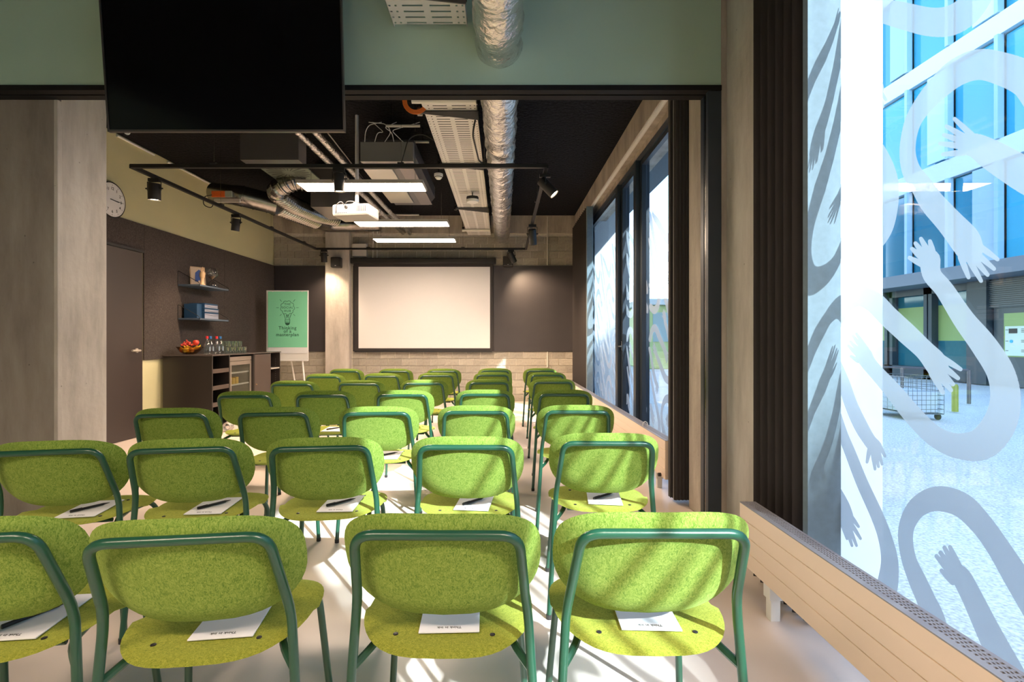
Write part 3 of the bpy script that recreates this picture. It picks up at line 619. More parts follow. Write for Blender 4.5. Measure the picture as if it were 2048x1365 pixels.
def slotted(y0, y1, name, label):
    xa, xb = -.645, -.205; t = thing(name, ((xa+xb)/2, y0, zt_(y0)), label, 'cable tray'); m = MB()
    cols = []          # longitudinal strips between slots
    pitch = .052; N = int((y1-y0)/pitch)
    def plate(xa_, xb_, ya_, yb_):
        za, zb_ = zt_(ya_), zt_(yb_)
        m.quad((xa_, ya_, za), (xb_, ya_, za), (xb_, yb_, zb_), (xa_, yb_, zb_))
    side = [(-.645, -.636), (-.622, -.604), (-.590, -.572), (-.558, -.512), (-.425, -.418), (-.338, -.292), (-.278, -.260), (-.246, -.228), (-.214, -.205)]
    solid = [(-.645, -.636), (-.625, -.602), (-.591, -.560), (-.445, -.405), (-.290, -.259), (-.248, -.225), (-.214, -.205)]
    for i in range(N):
        y = y0+i*pitch
        plate(xa, xb, y, y+pitch*.60)
        for a, b_ in solid: plate(a, b_, y+pitch*.60, y+pitch*.84)
        # slot bars of the wide middle slots
        plate(xa, xb, y+pitch*.84, y+pitch)
    o = m.build('perforated_plate', TRAYM, t); o['kind'] = 'stuff'
    m = MB()
    for x in (xa, xb-.003): m.prism([(y0, zt_(y0)), (y1, zt_(y1)), (y1, zt_(y1)+.06), (y0, zt_(y0)+.06)], 'x', x, x+.003)
    for x0 in (xa, xb-.015): m.prism([(y0, zt_(y0)+.058), (y1, zt_(y1)+.058), (y1, zt_(y1)+.06), (y0, zt_(y0)+.06)], 'x', x0, x0+.015)
    m.build('side_rail', TRAYM, t)
    return t
slotted(3.14, 9.55, 'cable_tray', 'long perforated metal cable tray beside the foil duct in the back room')
slotted(2.62, 3.01, 'cable_tray', 'short end of perforated cable tray above the television side')
def bracket(Y, label, white=False):
    z = zt_(Y)-.004; t = thing('tray_bracket', (-.4, Y, z), label, 'bracket', 'brackets under the cable tray')
    if white: MB().cyl((-.70, Y, z-.03), (-.20, Y, z-.03), .022, 10).build('arm', M('white_tube', (.7, .66, .58), .4), t, smooth=True)
    else:
        MB().prism([(-.68, z), (-.68, z-.02), (-.20, z-.075), (-.19, z-.075), (-.19, z)], 'y', Y-.004, Y+.004).box(-.68, -.19, Y-.004, Y+.04, z-.004, z).build('arm', DGREY, t)
    MB().cyl((-.193, Y+.02, z-.05), (-.193, Y+.02, ZC), .006, 6).build('hanger_rod', STEEL, t); MB().cyl((-.69, Y+.02, z-.02), (-.69, Y+.02, ZC), .006, 6).box(-.70, -.66, Y, Y+.03, z-.03, z+.03).build('hanger_rod', STEEL, t)
bracket(2.68, 'dark cantilever bracket under the short tray end above the opening')
bracket(3.9, 'white tube bracket crossing under the cable tray nearest the opening', True)
bracket(4.15, 'dark cantilever bracket just behind the white tube under the tray'); bracket(5.45, 'dark cantilever bracket under the tray beside the smoke detector')
bracket(7.4, 'dark cantilever bracket under the tray beside the hanging sensor'); bracket(8.9, 'pale tube bracket under the far end of the tray', True)
m = MB(); ring = []
for k in range(6): m.tube(arc((-.685, 4.0, zt_(4.0)+.01), .075+.006*k, 40, 320, 18, (1, 0, 0), (0, 0, 1)), .004, 6)
tag(m.build('cable_coil', M('orange_cable', (.75, .18, .03), .5), smooth=True), 'coil of orange cable hanging beside the cable tray', 'cable')
tag(MB().tube(rounded([(-.22, 4.25, zt_(4.2)-.02), (-.25, 4.3, 2.95), (-.21, 4.75, 2.86), (-.06, 4.78, 2.855), (.12, 4.77, 2.86)], .15, 8), .008, 8).build('power_cable', BLACKP, smooth=True), 'black cable looping from the tray down to the lighting track', 'cable')
# ceiling pipes: two foil lagged and two thin
def pipe(p, q, r, mat, name, label, cat='pipe', n=14):
    N = 40; pts = [Vector(p).lerp(Vector(q), i/N) for i in range(N+1)]; rr = [r*(1+.02*math.sin(i*2.1)) if mat is FOIL else r for i in range(N+1)]
    return tag(MB().tube(pts, rr, n).build(name, mat, smooth=True), label, cat)
pipe(P(560, 230, 4.9), P(806, 466, 9.55), .040, FOIL, 'lagged_pipe', 'foil lagged ceiling pipe on the left of the pair')
pipe(P(600, 230, 4.9), P(820, 467, 9.55), .040, FOIL, 'lagged_pipe', 'foil lagged ceiling pipe on the right of the pair')
pipe(P(640, 245, 5.1), P(790, 440, 9.3), .012, STEEL, 'thin_pipe', 'thin grey conduit beside the lagged pipes')
# conduits along the left wall top
for y0, y1 in ((5.0, 5.55), (5.95, 6.95), (7.3, 8.3)):
    pass
pipe((wallX(5.75)+.014, 5.75, 3.53), (wallX(6.35)+.014, 6.35, 3.53), .014, WHITE, 'conduit', 'short white conduit at the top of the olive wall, near end', 'pipe', 8)
pipe((wallX(6.6)+.014, 6.6, 3.53), (wallX(8.05)+.014, 8.05, 3.53), .014, WHITE, 'conduit', 'longer white conduit at the top of the olive wall, beside the duct', 'pipe', 8)
# dark plenum boxes
tag(MB().box(P(480, 0, 5.4).x, P(597, 0, 5.4).x, 5.4, 5.62, P(0, 320, 5.4).z, 3.5, .004).build('air_plenum', DGREY), 'dark grey sheet metal plenum box above the first pendant light', 'duct box')
tag(MB().box(P(621, 0, 6.6).x, P(677, 0, 6.6).x, 6.6, 7.3, P(0, 414, 6.6).z, 3.5, .004).build('air_plenum', DGREY), 'grey sheet metal duct box behind the projector', 'duct box')
c = P(577, 350, 5.9)
t = thing('ceiling_diffuser', c, 'square swirl diffuser plate above the bent flexible duct', 'air vent')
MB().box(c.x-.27, c.x+.27, c.y-.27, c.y+.27, c.z+.03, c.z+.045, .002).build('plate', M('green_grey_plate', (.16, .19, .15), .4, .3), t)
m = MB()
for k in range(20):
    a = 2*math.pi*k/20; m.box(.07, .23, -.008, .008, -.002, .002); 
    vs = m.bm.verts[:] if False else None
m.bm.free(); m = MB()
for k in range(20):
    a = 2*math.pi*k/20; u = Vector((math.cos(a), math.sin(a), 0)); v = Vector((-math.sin(a), math.cos(a), 0)); q = c+Vector((0, 0, .026))
    m.quad(q+u*.07-v*.004, q+u*.24-v*.012, q+u*.24+v*.012, q+u*.07+v*.004)
m.build('blades', BLACK, t)
# spiral ducts
def ribbed(pts, r, pitch, label, name, rib=.006):
    pts = [Vector(p) for p in pts]; P2 = []; 
    cum = [0]
    for a, b_ in zip(pts, pts[1:]): cum.append(cum[-1]+(b_-a).length)
    K = int(cum[-1]/pitch); ds = []
    for k in range(K): ds += [(k*pitch, 0), (k*pitch+pitch*.55, 0), (k*pitch+pitch*.7, 1), (k*pitch+pitch*.85, 1)]
    rr = []; j = 0
    for d, f in ds:
        while j < len(cum)-2 and cum[j+1] < d: j += 1
        P2.append(pts[j].lerp(pts[j+1], (d-cum[j])/(cum[j+1]-cum[j]))); rr.append(r+rib*f)
    return MB().tube(P2, rr, 22)
t = thing('spiral_duct', P(430, 390, 6.95), 'bare metal round duct from the left wall damper towards the back wall', 'duct')
A0, A1, A2, A3, A4 = P(428, 386, 6.95), P(485, 393, 6.85), P(553, 410, 7.05), P(632, 442, 8.7), P(655, 448, 9.1)
MB().tube([A0, A0.lerp(A1, .9)], .135, 24).build('damper', STEEL, t, smooth=True)
MB().tube(rounded([A0.lerp(A1, .8), A1, A2], .25, 8), .14, 24).build('elbow', STEEL, t, smooth=True)
m = MB()
for f in (.0, .35, .75, .95):
    q = A1.lerp(A2, f); d = (A2-A1).normalized(); m.tube([q-d*.008, q+d*.008], .145, 24)
m.build('seam_band', STEEL, t, smooth=True)
ribbed([A2-(A3-A2)*.02, A3], .130, .085, '', '', .018).build('flexible_section', STEEL, t)
MB().tube(rounded([A3, A4, P(700, 449, 9.25), P(760, 449, 9.25)], .15, 6), .13, 22).build('end_section', STEEL, t, smooth=True)
q = P(447, 388, 6.7); qd = (A1-A0).normalized()
m = MB().box(q.x-.16, q.x+.02, q.y-.006, q.y+.02, q.z-.04, q.z+.04, .004); m.build('warning_label', M('orange_label', (.8, .14, .02), .5), t)
MB().box(q.x+.02, q.x+.11, q.y-.006, q.y+.02, q.z-.04, q.z+.04, .004).build('symbol_label', M('grey_label', (.35, .4, .36), .5), t)
MB().box(q.x-.13, q.x+.22, q.y-.004, q.y+.02, q.z-.115, q.z-.065, .004).build('name_plate', M('pale_plate', (.6, .55, .5), .5), t)
MB().tube(rounded([(q.x-.14, q.y-.02, q.z-.02), (q.x-.24, q.y-.05, q.z-.05), (q.x-.24, q.y-.05, q.z-.17), (q.x-.14, q.y-.02, q.z-.2), (q.x-.12, q.y-.02, q.z-.1)], .05), .006, 6).build('cable', BLACKP, t)
tag(ribbed(rounded([P(612, 362, 6.2), P(585, 362, 6.15), P(548, 382, 6.2), P(580, 408, 6.8), P(640, 433, 8.2), P(672, 440, 8.75)], .3, 8), .105, .075, '', '', .015).build('flexible_duct', STEEL), 'ribbed flexible duct curving down from the diffuser plate to the back', 'duct')
# fan coil unit with white flap
t = thing('air_conditioning_unit', (-1.2, 5.2, 2.98), 'open slanted ceiling air unit between the lagged pipes and cable tray', 'air conditioner')
MB().prism([(-1.43, 3.0), (-.98, 3.0), (-.90, 3.10), (-.90, 3.24), (-1.43, 3.24)], 'y', 5.15, 6.75).build('casing', DGREY, t)
MB().box(-1.46, -1.16, 5.3, 6.6, 2.985, 2.998, .003).build('flap', M('pale_flap', (.5, .47, .42), .4), t)
MB().box(-1.08, -.93, 5.2, 6.7, 2.99, 3.0).build('filter', M('filter_grey', (.25, .22, .22), .4, .5), t)
MB().box(-1.44, -.9, 5.10, 5.15, 3.0, 3.2, .003).build('end_box', M('grey_end_box', (.35, .33, .31), .45, .4), t)
m = MB()
rnd = random.Random(5)
for k in range(5):
    x = -1.4+.1*k; m.tube(rounded([(x, 5.12, 3.2), (x+rnd.uniform(-.1, .1), 5.05, 3.28), (x+rnd.uniform(-.15, .15), 5.0, 3.25+rnd.uniform(0, .1)), (x+rnd.uniform(-.2, .2), 5.1, 3.4)], .05), .004, 5)
m.build('wire', WHITE, t)
MB().tube(rounded([(-1.0, 5.0, 2.95), (-.93, 5.0, 3.2), (-.8, 5.0, 3.25), (-.55, 5.1, 3.14)], .1), .006, 6).build('cable', BLACKP, t)
# struts (thin white bars under the ceiling) 
for (xa, xb, py, Y, lab) in ((772, 840, 252, 5.0, 'thin white ceiling strut nearest the opening'), (776, 858, 284, 5.6, 'second thin white ceiling strut'), (745, 838, 430, 8.6, 'thin white strut above the middle pendant light')):
    a, b_ = P(xa, py, Y), P(xb, py, Y); t = thing('ceiling_strut', a.lerp(b_, .5), lab, 'strut', 'white struts under the ceiling')
    MB().cyl(a, b_, .014, 10).build('bar', M('white_strut', (.7, .66, .6), .4), t); MB().cyl(a.lerp(b_, .15), a.lerp(b_, .15)+Vector((0, 0, ZC-a.z)), .004, 6).cyl(a.lerp(b_, .85), a.lerp(b_, .85)+Vector((0, 0, ZC-a.z)), .004, 6).build('rod', STEEL, t)
# projector
t = thing('projector', P(717, 448, 5.3), 'white projector hanging on a pole below the ceiling', 'projector')
c = P(712, 426, 5.3); 
m = MB().box(-.20, .20, -.14, .15, -.062, .062, .022); m.xf(Matrix.Translation(c) @ Matrix.Rotation(math.radians(-8), 4, 'Z')); m.build('body', M('projector_shell', (.34, .32, .30), .4), t)
m = MB().box(-.175, .175, -.139, -.135, -.05, .045)
m.bm.free()
def onproj(mb): mb.xf(Matrix.Translation(c) @ Matrix.Rotation(math.radians(-8), 4, 'Z')); return mb
m = MB()
for k in range(7): m.box(.07+.015*k, .078+.015*k, -.1425, -.139, -.02, .04)
onproj(m).build('vent_slots', BLACKP, t)
m = MB().cyl((-.045, -.137, .025), (-.045, -.146, .025), .018, 14)
for k in range(6): m.box(-.16+.022*k, -.148+.022*k, -.1425, -.139, -.035, -.026)
onproj(m).build('ports', BLACKP, t)
onproj(MB().tube(rounded([(-.05, -.15, .02), (-.07, -.19, .08), (-.13, -.19, .04), (-.15, -.15, -.03)], .04), .005, 6).tube(rounded([(-.05, -.15, .02), (-.03, -.18, .07), (.03, -.16, .08), (.06, -.05, .09)], .04), .005, 6)).build('cable', BLACKP, t)
MB().lathe([(.075, .068), (.075, .08), (.03, .10), (.022, .12)], (c.x, c.y, c.z-.005), 20).cyl((c.x+.01, c.y, c.z+.1), (c.x+.01, c.y, ZC), .019, 12).build('pole', M('white_pole', (.66, .66, .68), .4), t, smooth=True)
# smoke detector, sensor
q = P(877, 355, 5.9); t = thing('smoke_detector', q, 'white round smoke detector left of the cable tray', 'smoke detector')
MB().lathe([(.028, -.02), (.045, .0), (.052, .02), (.052, .04)], q, 20).build('body', WHITE, t, smooth=True); MB().lathe([(.046, -.003), (.0465, .004)], q, 20).build('slot_ring', BLACKP, t)
MB().cyl(q+Vector((0, 0, .04)), (q.x, q.y, ZC), .008, 8).build('stem', BLACK, t)
q = P(945, 402, 6.6); t = thing('ceiling_sensor', q, 'black and white round sensor hanging under the cable tray', 'sensor')
MB().lathe([(.075, -.02), (.085, 0.0), (.085, .012)], q, 22).build('diffuser', WHITE, t, smooth=True); MB().lathe([(.08, .012), (.08, .05)], q, 22).cyl(q+Vector((0, 0, .05)), q+Vector((0, 0, .12)), .006, 6).build('body', BLACKP, t, smooth=True)
# back wall fittings
def P_(x, y, d=.03): return P(x, y, YB-d)
q = P_(720, 501, .06); t = thing('junction_box', q, 'grey junction box on the back wall above the screen', 'junction box')
MB().box(q.x-.135, q.x+.135, YB-.11, YB-.02, q.z-.12, q.z+.12, .006).build('box', M('grey_box', (.48, .46, .44), .5), t); MB().box(q.x-.12, q.x+.12, YB-.115, YB-.11, q.z-.005, q.z+.115).build('lid', M('grey_lid', (.58, .56, .53), .5), t)
for x, y0, y1, lab in ((746, 452, 517, 'thin vertical conduit left of the pair above the screen'), (754, 452, 517, 'thin vertical conduit right of the pair above the screen'), (1095, 434, 531, 'vertical conduit on the block wall right of the duct'), (1095, 702, 735, 'short vertical conduit below the right wall board')):
    tag(MB().cyl(P_(x, y0), P_(x, y1), .013, 10).build('conduit', M('white_conduit', (.62, .58, .52), .5), smooth=True), lab, 'pipe')

# ------------------------------------------------------------------ left wall: door, clock, shelves
Yd0, Yd1 = 5.0, 6.12
xd = wallX(Yd1)+.012
t = struct(MB().prism([(wallX(Yd0)+.001, Yd0), (wallX(Yd0)+.035, Yd0), (wallX(Yd1)+.035, Yd1), (wallX(Yd1)+.001, Yd1)], 'z', .005, 2.24).build('door_1', M('brown_door', (.045, .034, .032), .45)))
MB().prism([(wallX(Yd0), Yd0), (wallX(Yd0)+.045, Yd0), (wallX(Yd1)+.045, Yd1+.02), (wallX(Yd1), Yd1+.02)], 'z', 2.245, 2.275).build('door_frame', BLACK, t)
hx, hy, hz = wallX(6.0)+.035, 6.02, 1.05
MB().cyl((hx, hy, hz), (hx+.012, hy, hz), .026, 20).tube(rounded([(hx+.01, hy, hz), (hx+.055, hy, hz), (hx+.055, hy-.14, hz)], .02), .013, 10).build('door_handle', M('brushed_handle', (.8, .74, .66), .35, .7), t, smooth=True)
cy, cz = 5.66, 2.765; cx = wallX(cy)
t = thing('wall_clock', (cx, cy, cz-.2), 'round white wall clock with black rim, half hidden by the concrete column', 'clock')
MB().cyl((cx+.002, cy, cz), (cx+.03, cy, cz), .203, 48).build('case', BLACKP, t, smooth=True)
MB().cyl((cx+.03, cy, cz), (cx+.032, cy, cz), .188, 48).build('dial', WHITEP, t)
m = MB()
for k in range(60):
    a = 2*math.pi*k/60; l_ = .02 if k % 5 == 0 else .008; w = .0022 if k % 5 == 0 else .0012; u = Vector((0, math.sin(a), math.cos(a))); v = Vector((0, math.cos(a), -math.sin(a))); q = Vector((cx+.0325, cy, cz))
    m.quad(q+u*(.178-l_)-v*w, q+u*.178-v*w, q+u*.178+v*w, q+u*(.178-l_)+v*w)
m.build('minute_marks', INK, t)
WX = R3((0, 1, 0), (0, 0, 1), (1, 0, 0))       # text facing +X
for k in range(1, 13):
    a = 2*math.pi*k/12; text('numeral', str(k), .045, INK, t, Matrix.Translation((cx+.0325, cy+.13*math.sin(a), cz+.13*math.cos(a)-.016)) @ WX, .0003, .0006)
def hand(name, a, L, w):
    u = Vector((0, math.sin(a), math.cos(a))); v = Vector((0, math.cos(a), -math.sin(a))); q = Vector((cx+.036, cy, cz)); mm = MB(); mm.tube([q-u*.03, q+u*L], w, 6); mm.build(name, INK, t)
hand('hour_hand', math.radians(94), .09, .005); hand('minute_hand', math.radians(91), .145, .0035)
def shelf(zs, label):
    ya, yb_, d = 6.79, 7.52, .30; xw = wallX(6.8)+.02
    t = thing('wall_shelf', (xw, (ya+yb_)/2, zs), label, 'shelf', 'blue grey wall shelves')
    MB().box(xw, xw+d, ya, yb_, zs-.022, zs, .002).build('board', BLUEM, t)
    for y in (ya, yb_-.01):
        MB().tube(rounded([(xw+.005, y, zs-.03), (xw+.005, y, zs+.185), (xw+d-.005, y, zs+.02), (xw+d+.004, y, zs-.012), (xw+d-.01, y, zs-.028)], .015, 3), .004, 6).build('bracket', BLACK, t)
    return xw
xw = shelf(1.935, 'upper blue grey wall shelf holding a framed print and hourglass'); shelf(1.475, 'lower blue grey wall shelf holding storage boxes')
zs = 1.935
# framed print leaning on shelf
t = thing('picture_frame', (xw+.1, 7.02, zs), 'cream framed print with blue shape leaning on the upper shelf', 'picture frame')
T = Matrix.Translation((xw+.10, 7.09, zs)) @ Matrix.Rotation(math.radians(50), 4, 'Z') @ Matrix.Rotation(math.radians(-10), 4, 'X')
for nm, mt, g in (('frame', M('wood_frame', (.42, .28, .17), .5), (-.10, .10, 0, .02, 0, .29)), ('backing', M('dark_backing', (.03, .03, .05), .6), (-.10, .10, .02, .03, 0, .285)), ('print', M('cream_print', (.62, .48, .36), .7), (-.088, .088, -.002, .001, .012, .278)), ('blue_shape', M('blue_shape', (.04, .10, .36), .6), (.01, .06, -.004, -.001, .09, .15))):
    m = MB().box(*g); m.xf(T); m.build(nm, mt, t)
m = MB().prism([(-.04, .07), (.0, .07), (.05, .22), (.02, .25), (-.03, .2)], 'y', -.004, -.002); m.xf(T); m.build('blue_shape', MATS['blue_shape'], t)
# wooden artist's hand
hb = Vector((xw+.22, 6.98, zs)); WOOD = M('pale_wood', (.66, .44, .26), .45)
t = thing('wooden_hand', hb, 'jointed wooden hand model in front of the framed print', 'ornament')
MB().lathe([(.038, 0), (.038, .012), (.026, .03), (.022, .07), (.024, .10)], hb, 18).build('base', WOOD, t, smooth=True)
MB().lathe([(.022, .10), (.034, .125), (.036, .17), (.030, .19)], hb, 14).build('palm', WOOD, t, smooth=True)
for k, (dy, hh) in enumerate(((-.022, .245), (-.007, .262), (.008, .256), (.022, .238))):
    MB().tube([hb+Vector((.0, dy, .185)), hb+Vector((-.004, dy*1.15, .21)), hb+Vector((.006, dy*1.2, hh-.015)), hb+Vector((.012, dy*1.2, hh))], [.0075, .007, .0065, .004], 8).build('finger', WOOD, t, smooth=True)
MB().tube([hb+Vector((0, .03, .13)), hb+Vector((.01, .05, .16)), hb+Vector((.012, .052, .195))], [.008, .007, .005], 8).build('thumb', WOOD, t, smooth=True)
# hourglass
CG = glass('clear_glass', (.90, .92, .93), 1.9, .02); hg = Vector((xw+.16, 7.32, zs))
t = thing('hourglass', hg, 'large clear hourglass at the far end of the upper shelf', 'hourglass')
MB().lathe([(.05, 0), (.07, .01), (.078, .04), (.062, .075), (.02, .105), (.008, .12), (.02, .135), (.066, .17), (.082, .205), (.080, .25), (.060, .285), (.01, .30)], hg, 28).build('bulb', CG, t, smooth=True)
MB().lathe([(.045, .006), (.066, .014), (.070, .035), (.03, .05), (.004, .052)], hg, 24).build('sand', M('dark_sand', (.03, .03, .035), .8), t)
MB().lathe([(.004, .125), (.015, .14), (.04, .168), (.045, .172), (.01, .176)], hg, 24).build('sand', M('brown_sand', (.35, .22, .14), .8), t)
# storage boxes on the lower shelf
NAVY = M('navy_card', (.010, .045, .11), .5); LAV = M('lavender_card', (.30, .32, .42), .5)
zs = 1.475
def sbox(y0, y1, z0, z1, label, x0=.04, x1=.255):
    t = thing('storage_box', (xw+.15, (y0+y1)/2, z0), label, 'box', 'navy storage boxes on the lower shelf')
    MB().box(xw+x0, xw+x1-.003, y0, y1, z0, z1, .002).build('body', NAVY, t); MB().box(xw+x1-.003, xw+x1, y0+.004, y1-.002, z0+.003, z1-.004, .001).build('front', LAV, t); MB().box(xw+x0-.003, xw+x1+.002, y0-.003, y1+.003, z1-.018, z1+.003, .002).build('lid', NAVY, t)
    MB().tube(rounded([(xw+x1+.004, y0+.005, z1-.03), (xw+x1+.012, (y0+y1)/2, z1-.045), (xw+x1+.004, y1-.005, z1-.035)], .05), .0025, 6).build('cord', BLACK, t)
sbox(6.98, 7.32, zs+.001, zs+.092, 'navy storage box at the bottom of the stack on the lower shelf')
sbox(6.98, 7.32, zs+.096, zs+.150, 'shallow navy storage box in the middle of the shelf stack')
sbox(6.98, 7.30, zs+.154, zs+.214, 'navy storage box on top of the shelf stack')
t = tag(MB().box(xw+.04, xw+.22, 6.86, 6.97, zs+.001, zs+.20, .003).build('document_file', NAVY), 'upright navy document file beside the stacked boxes', 'file box')

# ------------------------------------------------------------------ cabinet with fridge
Xa, Xb = wallX(7.5)+.03, -3.74; Y0, Y1 = 6.46, 8.45; ZT = .985
t = thing('sideboard', ((Xa+Xb)/2, (Y0+Y1)/2, 0), 'dark brown sideboard with open shelves and built-in fridge along the felt wall', 'cabinet')
MB().box(Xa, Xb+.012, Y0-.012, Y1+.012, ZT-.018, ZT, .002).build('top', M('slate_top', (.085, .07, .065), .16), t)
MB().box(Xa, Xb, Y0, Y0+.022, .02, ZT-.019, .002).build('side_panel', CAB, t); MB().box(Xa, Xb, Y1-.02, Y1, .02, ZT-.019, .002).build('side_panel', CAB, t)
MB().box(Xa, Xa+.012, Y0+.022, Y1-.02, .02, ZT-.019).build('back_panel', CAB, t)
dv = (6.88, 7.56, 8.10)
for y in dv: MB().box(Xa+.012, Xb-.002, y-.01, y+.01, .02, ZT-.019).build('divider', CAB, t)
MB().box(Xa+.012, Xb-.01, Y0+.022, Y1-.02, .02, .05).build('plinth', CAB, t)
for z in (.30, .52, .74): MB().box(Xa+.012, Xb-.006, Y0+.022, dv[0]-.01, z, z+.022).box(Xb-.02, Xb-.005, Y0+.022, dv[0]-.01, z+.0, z+.055).build('shelf', CABD, t)
for z in (.36, .70): MB().box(Xa+.012, Xb-.006, dv[2]+.01, Y1-.02, z, z+.02).build('shelf', M('pale_shelf', (.6, .55, .5), .5), t)
m = MB()
for k in range(22):
    for y in (Y1-.0205,): m.cyl((Xb-.07, y, .12+.035*k), (Xb-.07, y-.001, .12+.035*k), .004, 8)
m.build('shelf_pin_holes', M('pin_metal', (.4, .36, .32), .5, .5), t)['kind'] = 'stuff'
d = MB().box(Xb-.018, Xb+.002, dv[1]+.012, dv[2]-.002, .05, ZT-.03, .002).build('door', CABD, t)
MB().cyl((Xb+.002, dv[1]+.06, .50), (Xb+.012, dv[1]+.06, .50), .011, 12).build('lock', M('brass_lock', (.7, .5, .3), .3, 1), d)
# fridge
FRM = M('brushed_fridge_steel', (.52, .46, .41), .32, .8)
t = thing('fridge', ((Xa+Xb)/2, (dv[0]+dv[1])/2, .06), 'glass door mini fridge with steel frame built into the sideboard', 'fridge')
fy0, fy1, fz0, fz1 = dv[0]+.02, dv[1]-.02, .07, ZT-.045; xf = Xb-.03
MB().box(Xa+.05, xf-.025, fy0, fy0+.02, fz0, fz1).box(Xa+.05, xf-.025, fy1-.02, fy1, fz0, fz1).box(Xa+.05, Xa+.07, fy0, fy1, fz0, fz1).box(Xa+.05, xf-.025, fy0, fy1, fz0, fz0+.02).box(Xa+.05, xf-.025, fy0, fy1, fz1-.03, fz1).build('body', M('fridge_liner', (.5, .47, .42), .4), t)
MB().box(xf-.02, xf, fy0, fy1, fz1-.06, fz1, .003).build('header_panel', FRM, t)
dd = MB().box(xf-.02, xf, fy0, fy0+.05, fz0, fz1-.065, .003).box(xf-.02, xf, fy1-.04, fy1, fz0, fz1-.065, .003).box(xf-.02, xf, fy0+.05, fy1-.04, fz1-.12, fz1-.065, .003).box(xf-.02, xf, fy0+.05, fy1-.04, fz0, fz0+.05, .003).build('door', FRM, t)
MB().box(xf-.014, xf-.008, fy0+.05, fy1-.04, fz0+.05, fz1-.12).build('glass_pane', glass('fridge_glass', (.8, .82, .8)), dd)
MB().tube([(xf+.025, fy0+.02, fz0+.35), (xf+.025, fy0+.02, fz1-.12)], .007, 8).build('handle', FRM, dd)
for k in range(4):
    m = MB(); z = fz0+.12+.17*k
    for j in range(14): m.box(Xa+.08, xf-.03, fy0+.03+.04*j, fy0+.033+.04*j, z, z+.003) if fy0+.033+.04*j < fy1-.02 else None
    m.box(xf-.035, xf-.03, fy0+.02, fy1-.02, z-.002, z+.02); m.build('wire_shelf', WHITE, t)
for k in range(4):
    tag(MB().box(xf-.16, xf-.07, fy0+.08+.085*k, fy0+.15+.085*k, fz0+.465, fz0+.56+.01*(k % 2), .004).build('drinks_carton', M('yellow_carton', (.75, .50, .12), .5)), 'yellow drinks carton inside the fridge, ' + ['nearest the camera', 'second from the camera', 'third from the camera', 'farthest from the camera'][k], 'carton', 'yellow cartons in the fridge')
# things on the sideboard
bc = Vector((-4.15, 6.66, ZT)); AMB = glass('amber_glass', (.72, .58, .42), 1.5, .05)
tag(MB().lathe([(.045, .002), (.075, .008), (.125, .05), (.16, .10), (.163, .102), (.157, .10), (.12, .055), (.07, .014), (.01, .010)], bc, 32).build('fruit_bowl', AMB, smooth=True), 'dark amber glass fruit bowl on the near end of the sideboard', 'bowl')
def banana(k, dx, dy, dz, rot):
    a = arc((0, 0, 0), .085, 200, 340, 12, (1, 0, 0), (0, 0, 1)); m = MB(); m.tube([v for v in a], [.004]+[.010, .015]+[.018]*7+[.015, .009, .004], 10)
    m.xf(Matrix.Translation(bc+Vector((dx, dy, dz))) @ Matrix.Rotation(rot, 4, 'Z') @ Matrix.Rotation(math.radians(25*k), 4, 'X'))
    return m.build('banana', M('banana_skin', (.85, .55, .04), .45, 0, var=.15, scale=30), smooth=True)
for k, (dx, dy, dz, rt, lb) in enumerate(((.02, -.075, .125, .1, 'banana at the front rim of the fruit bowl'), (.03, -.045, .145, .25, 'banana behind the front one in the fruit bowl'), (-.05, -.05, .13, -.5, 'banana on the left side of the fruit bowl'), (.05, .0, .15, .6, 'banana on the right side of the fruit bowl under the apple'))):
    tag(banana(k % 2, dx, dy, dz, rt), lb, 'banana', 'bananas in the fruit bowl')
def round_fruit(name, off, r, mat, label, cat):
    t = thing(name, bc+Vector(off)-Vector((0, 0, r)), label, cat); q = bc+Vector(off)
    MB().lathe([(.002, -r*.80), (r*.35, -r*.93), (r*.75, -r*.65), (r, -.02*r), (r*.93, r*.45), (r*.6, r*.85), (r*.25, r*.90), (.002, r*.72)], q, 18).build('flesh', mat, t, smooth=True)
    MB().cyl(q+Vector((0, 0, r*.7)), q+Vector((.004, 0, r*1.1)), .0016, 6).build('stalk', M('stalk', (.12, .07, .03), .8), t)
round_fruit('apple', (.085, -.01, .155), .040, M('red_apple', (.62, .05, .03), .3, 0, var=.4, scale=25), 'red apple on the right of the fruit bowl', 'apple')
round_fruit('apple', (-.005, -.09, .060), .036, M('green_yellow_apple', (.55, .42, .05), .35, 0, var=.3, scale=20), 'yellow green apple low at the front of the fruit bowl', 'apple')
round_fruit('plum', (-.065, -.06, .055), .034, M('orange_red_fruit', (.55, .16, .03), .35, 0, var=.3, scale=20), 'orange red fruit low at the left of the fruit bowl', 'fruit')
round_fruit('plum', (.065, -.065, .060), .034, M('dark_orange_fruit', (.50, .20, .03), .35), 'dark orange fruit low at the right of the fruit bowl', 'fruit')
m = MB(); rnd = random.Random(2)
for k in range(70):
    a = rnd.uniform(0, 6.28); rr = .075*math.sqrt(rnd.random()); m.ball(bc+Vector((-.045+rr*math.cos(a), .01+rr*.8*math.sin(a), .115+rnd.uniform(0, .085)*(1-rr/.09))), .0115, 8)
tag(m.build('grapes', M('red_grape', (.60, .07, .05), .3), smooth=True), 'bunch of red grapes heaped in the fruit bowl', 'grapes', kind='stuff')
BG = glass('bottle_glass', (.93, .96, .98), 2.0, .03)
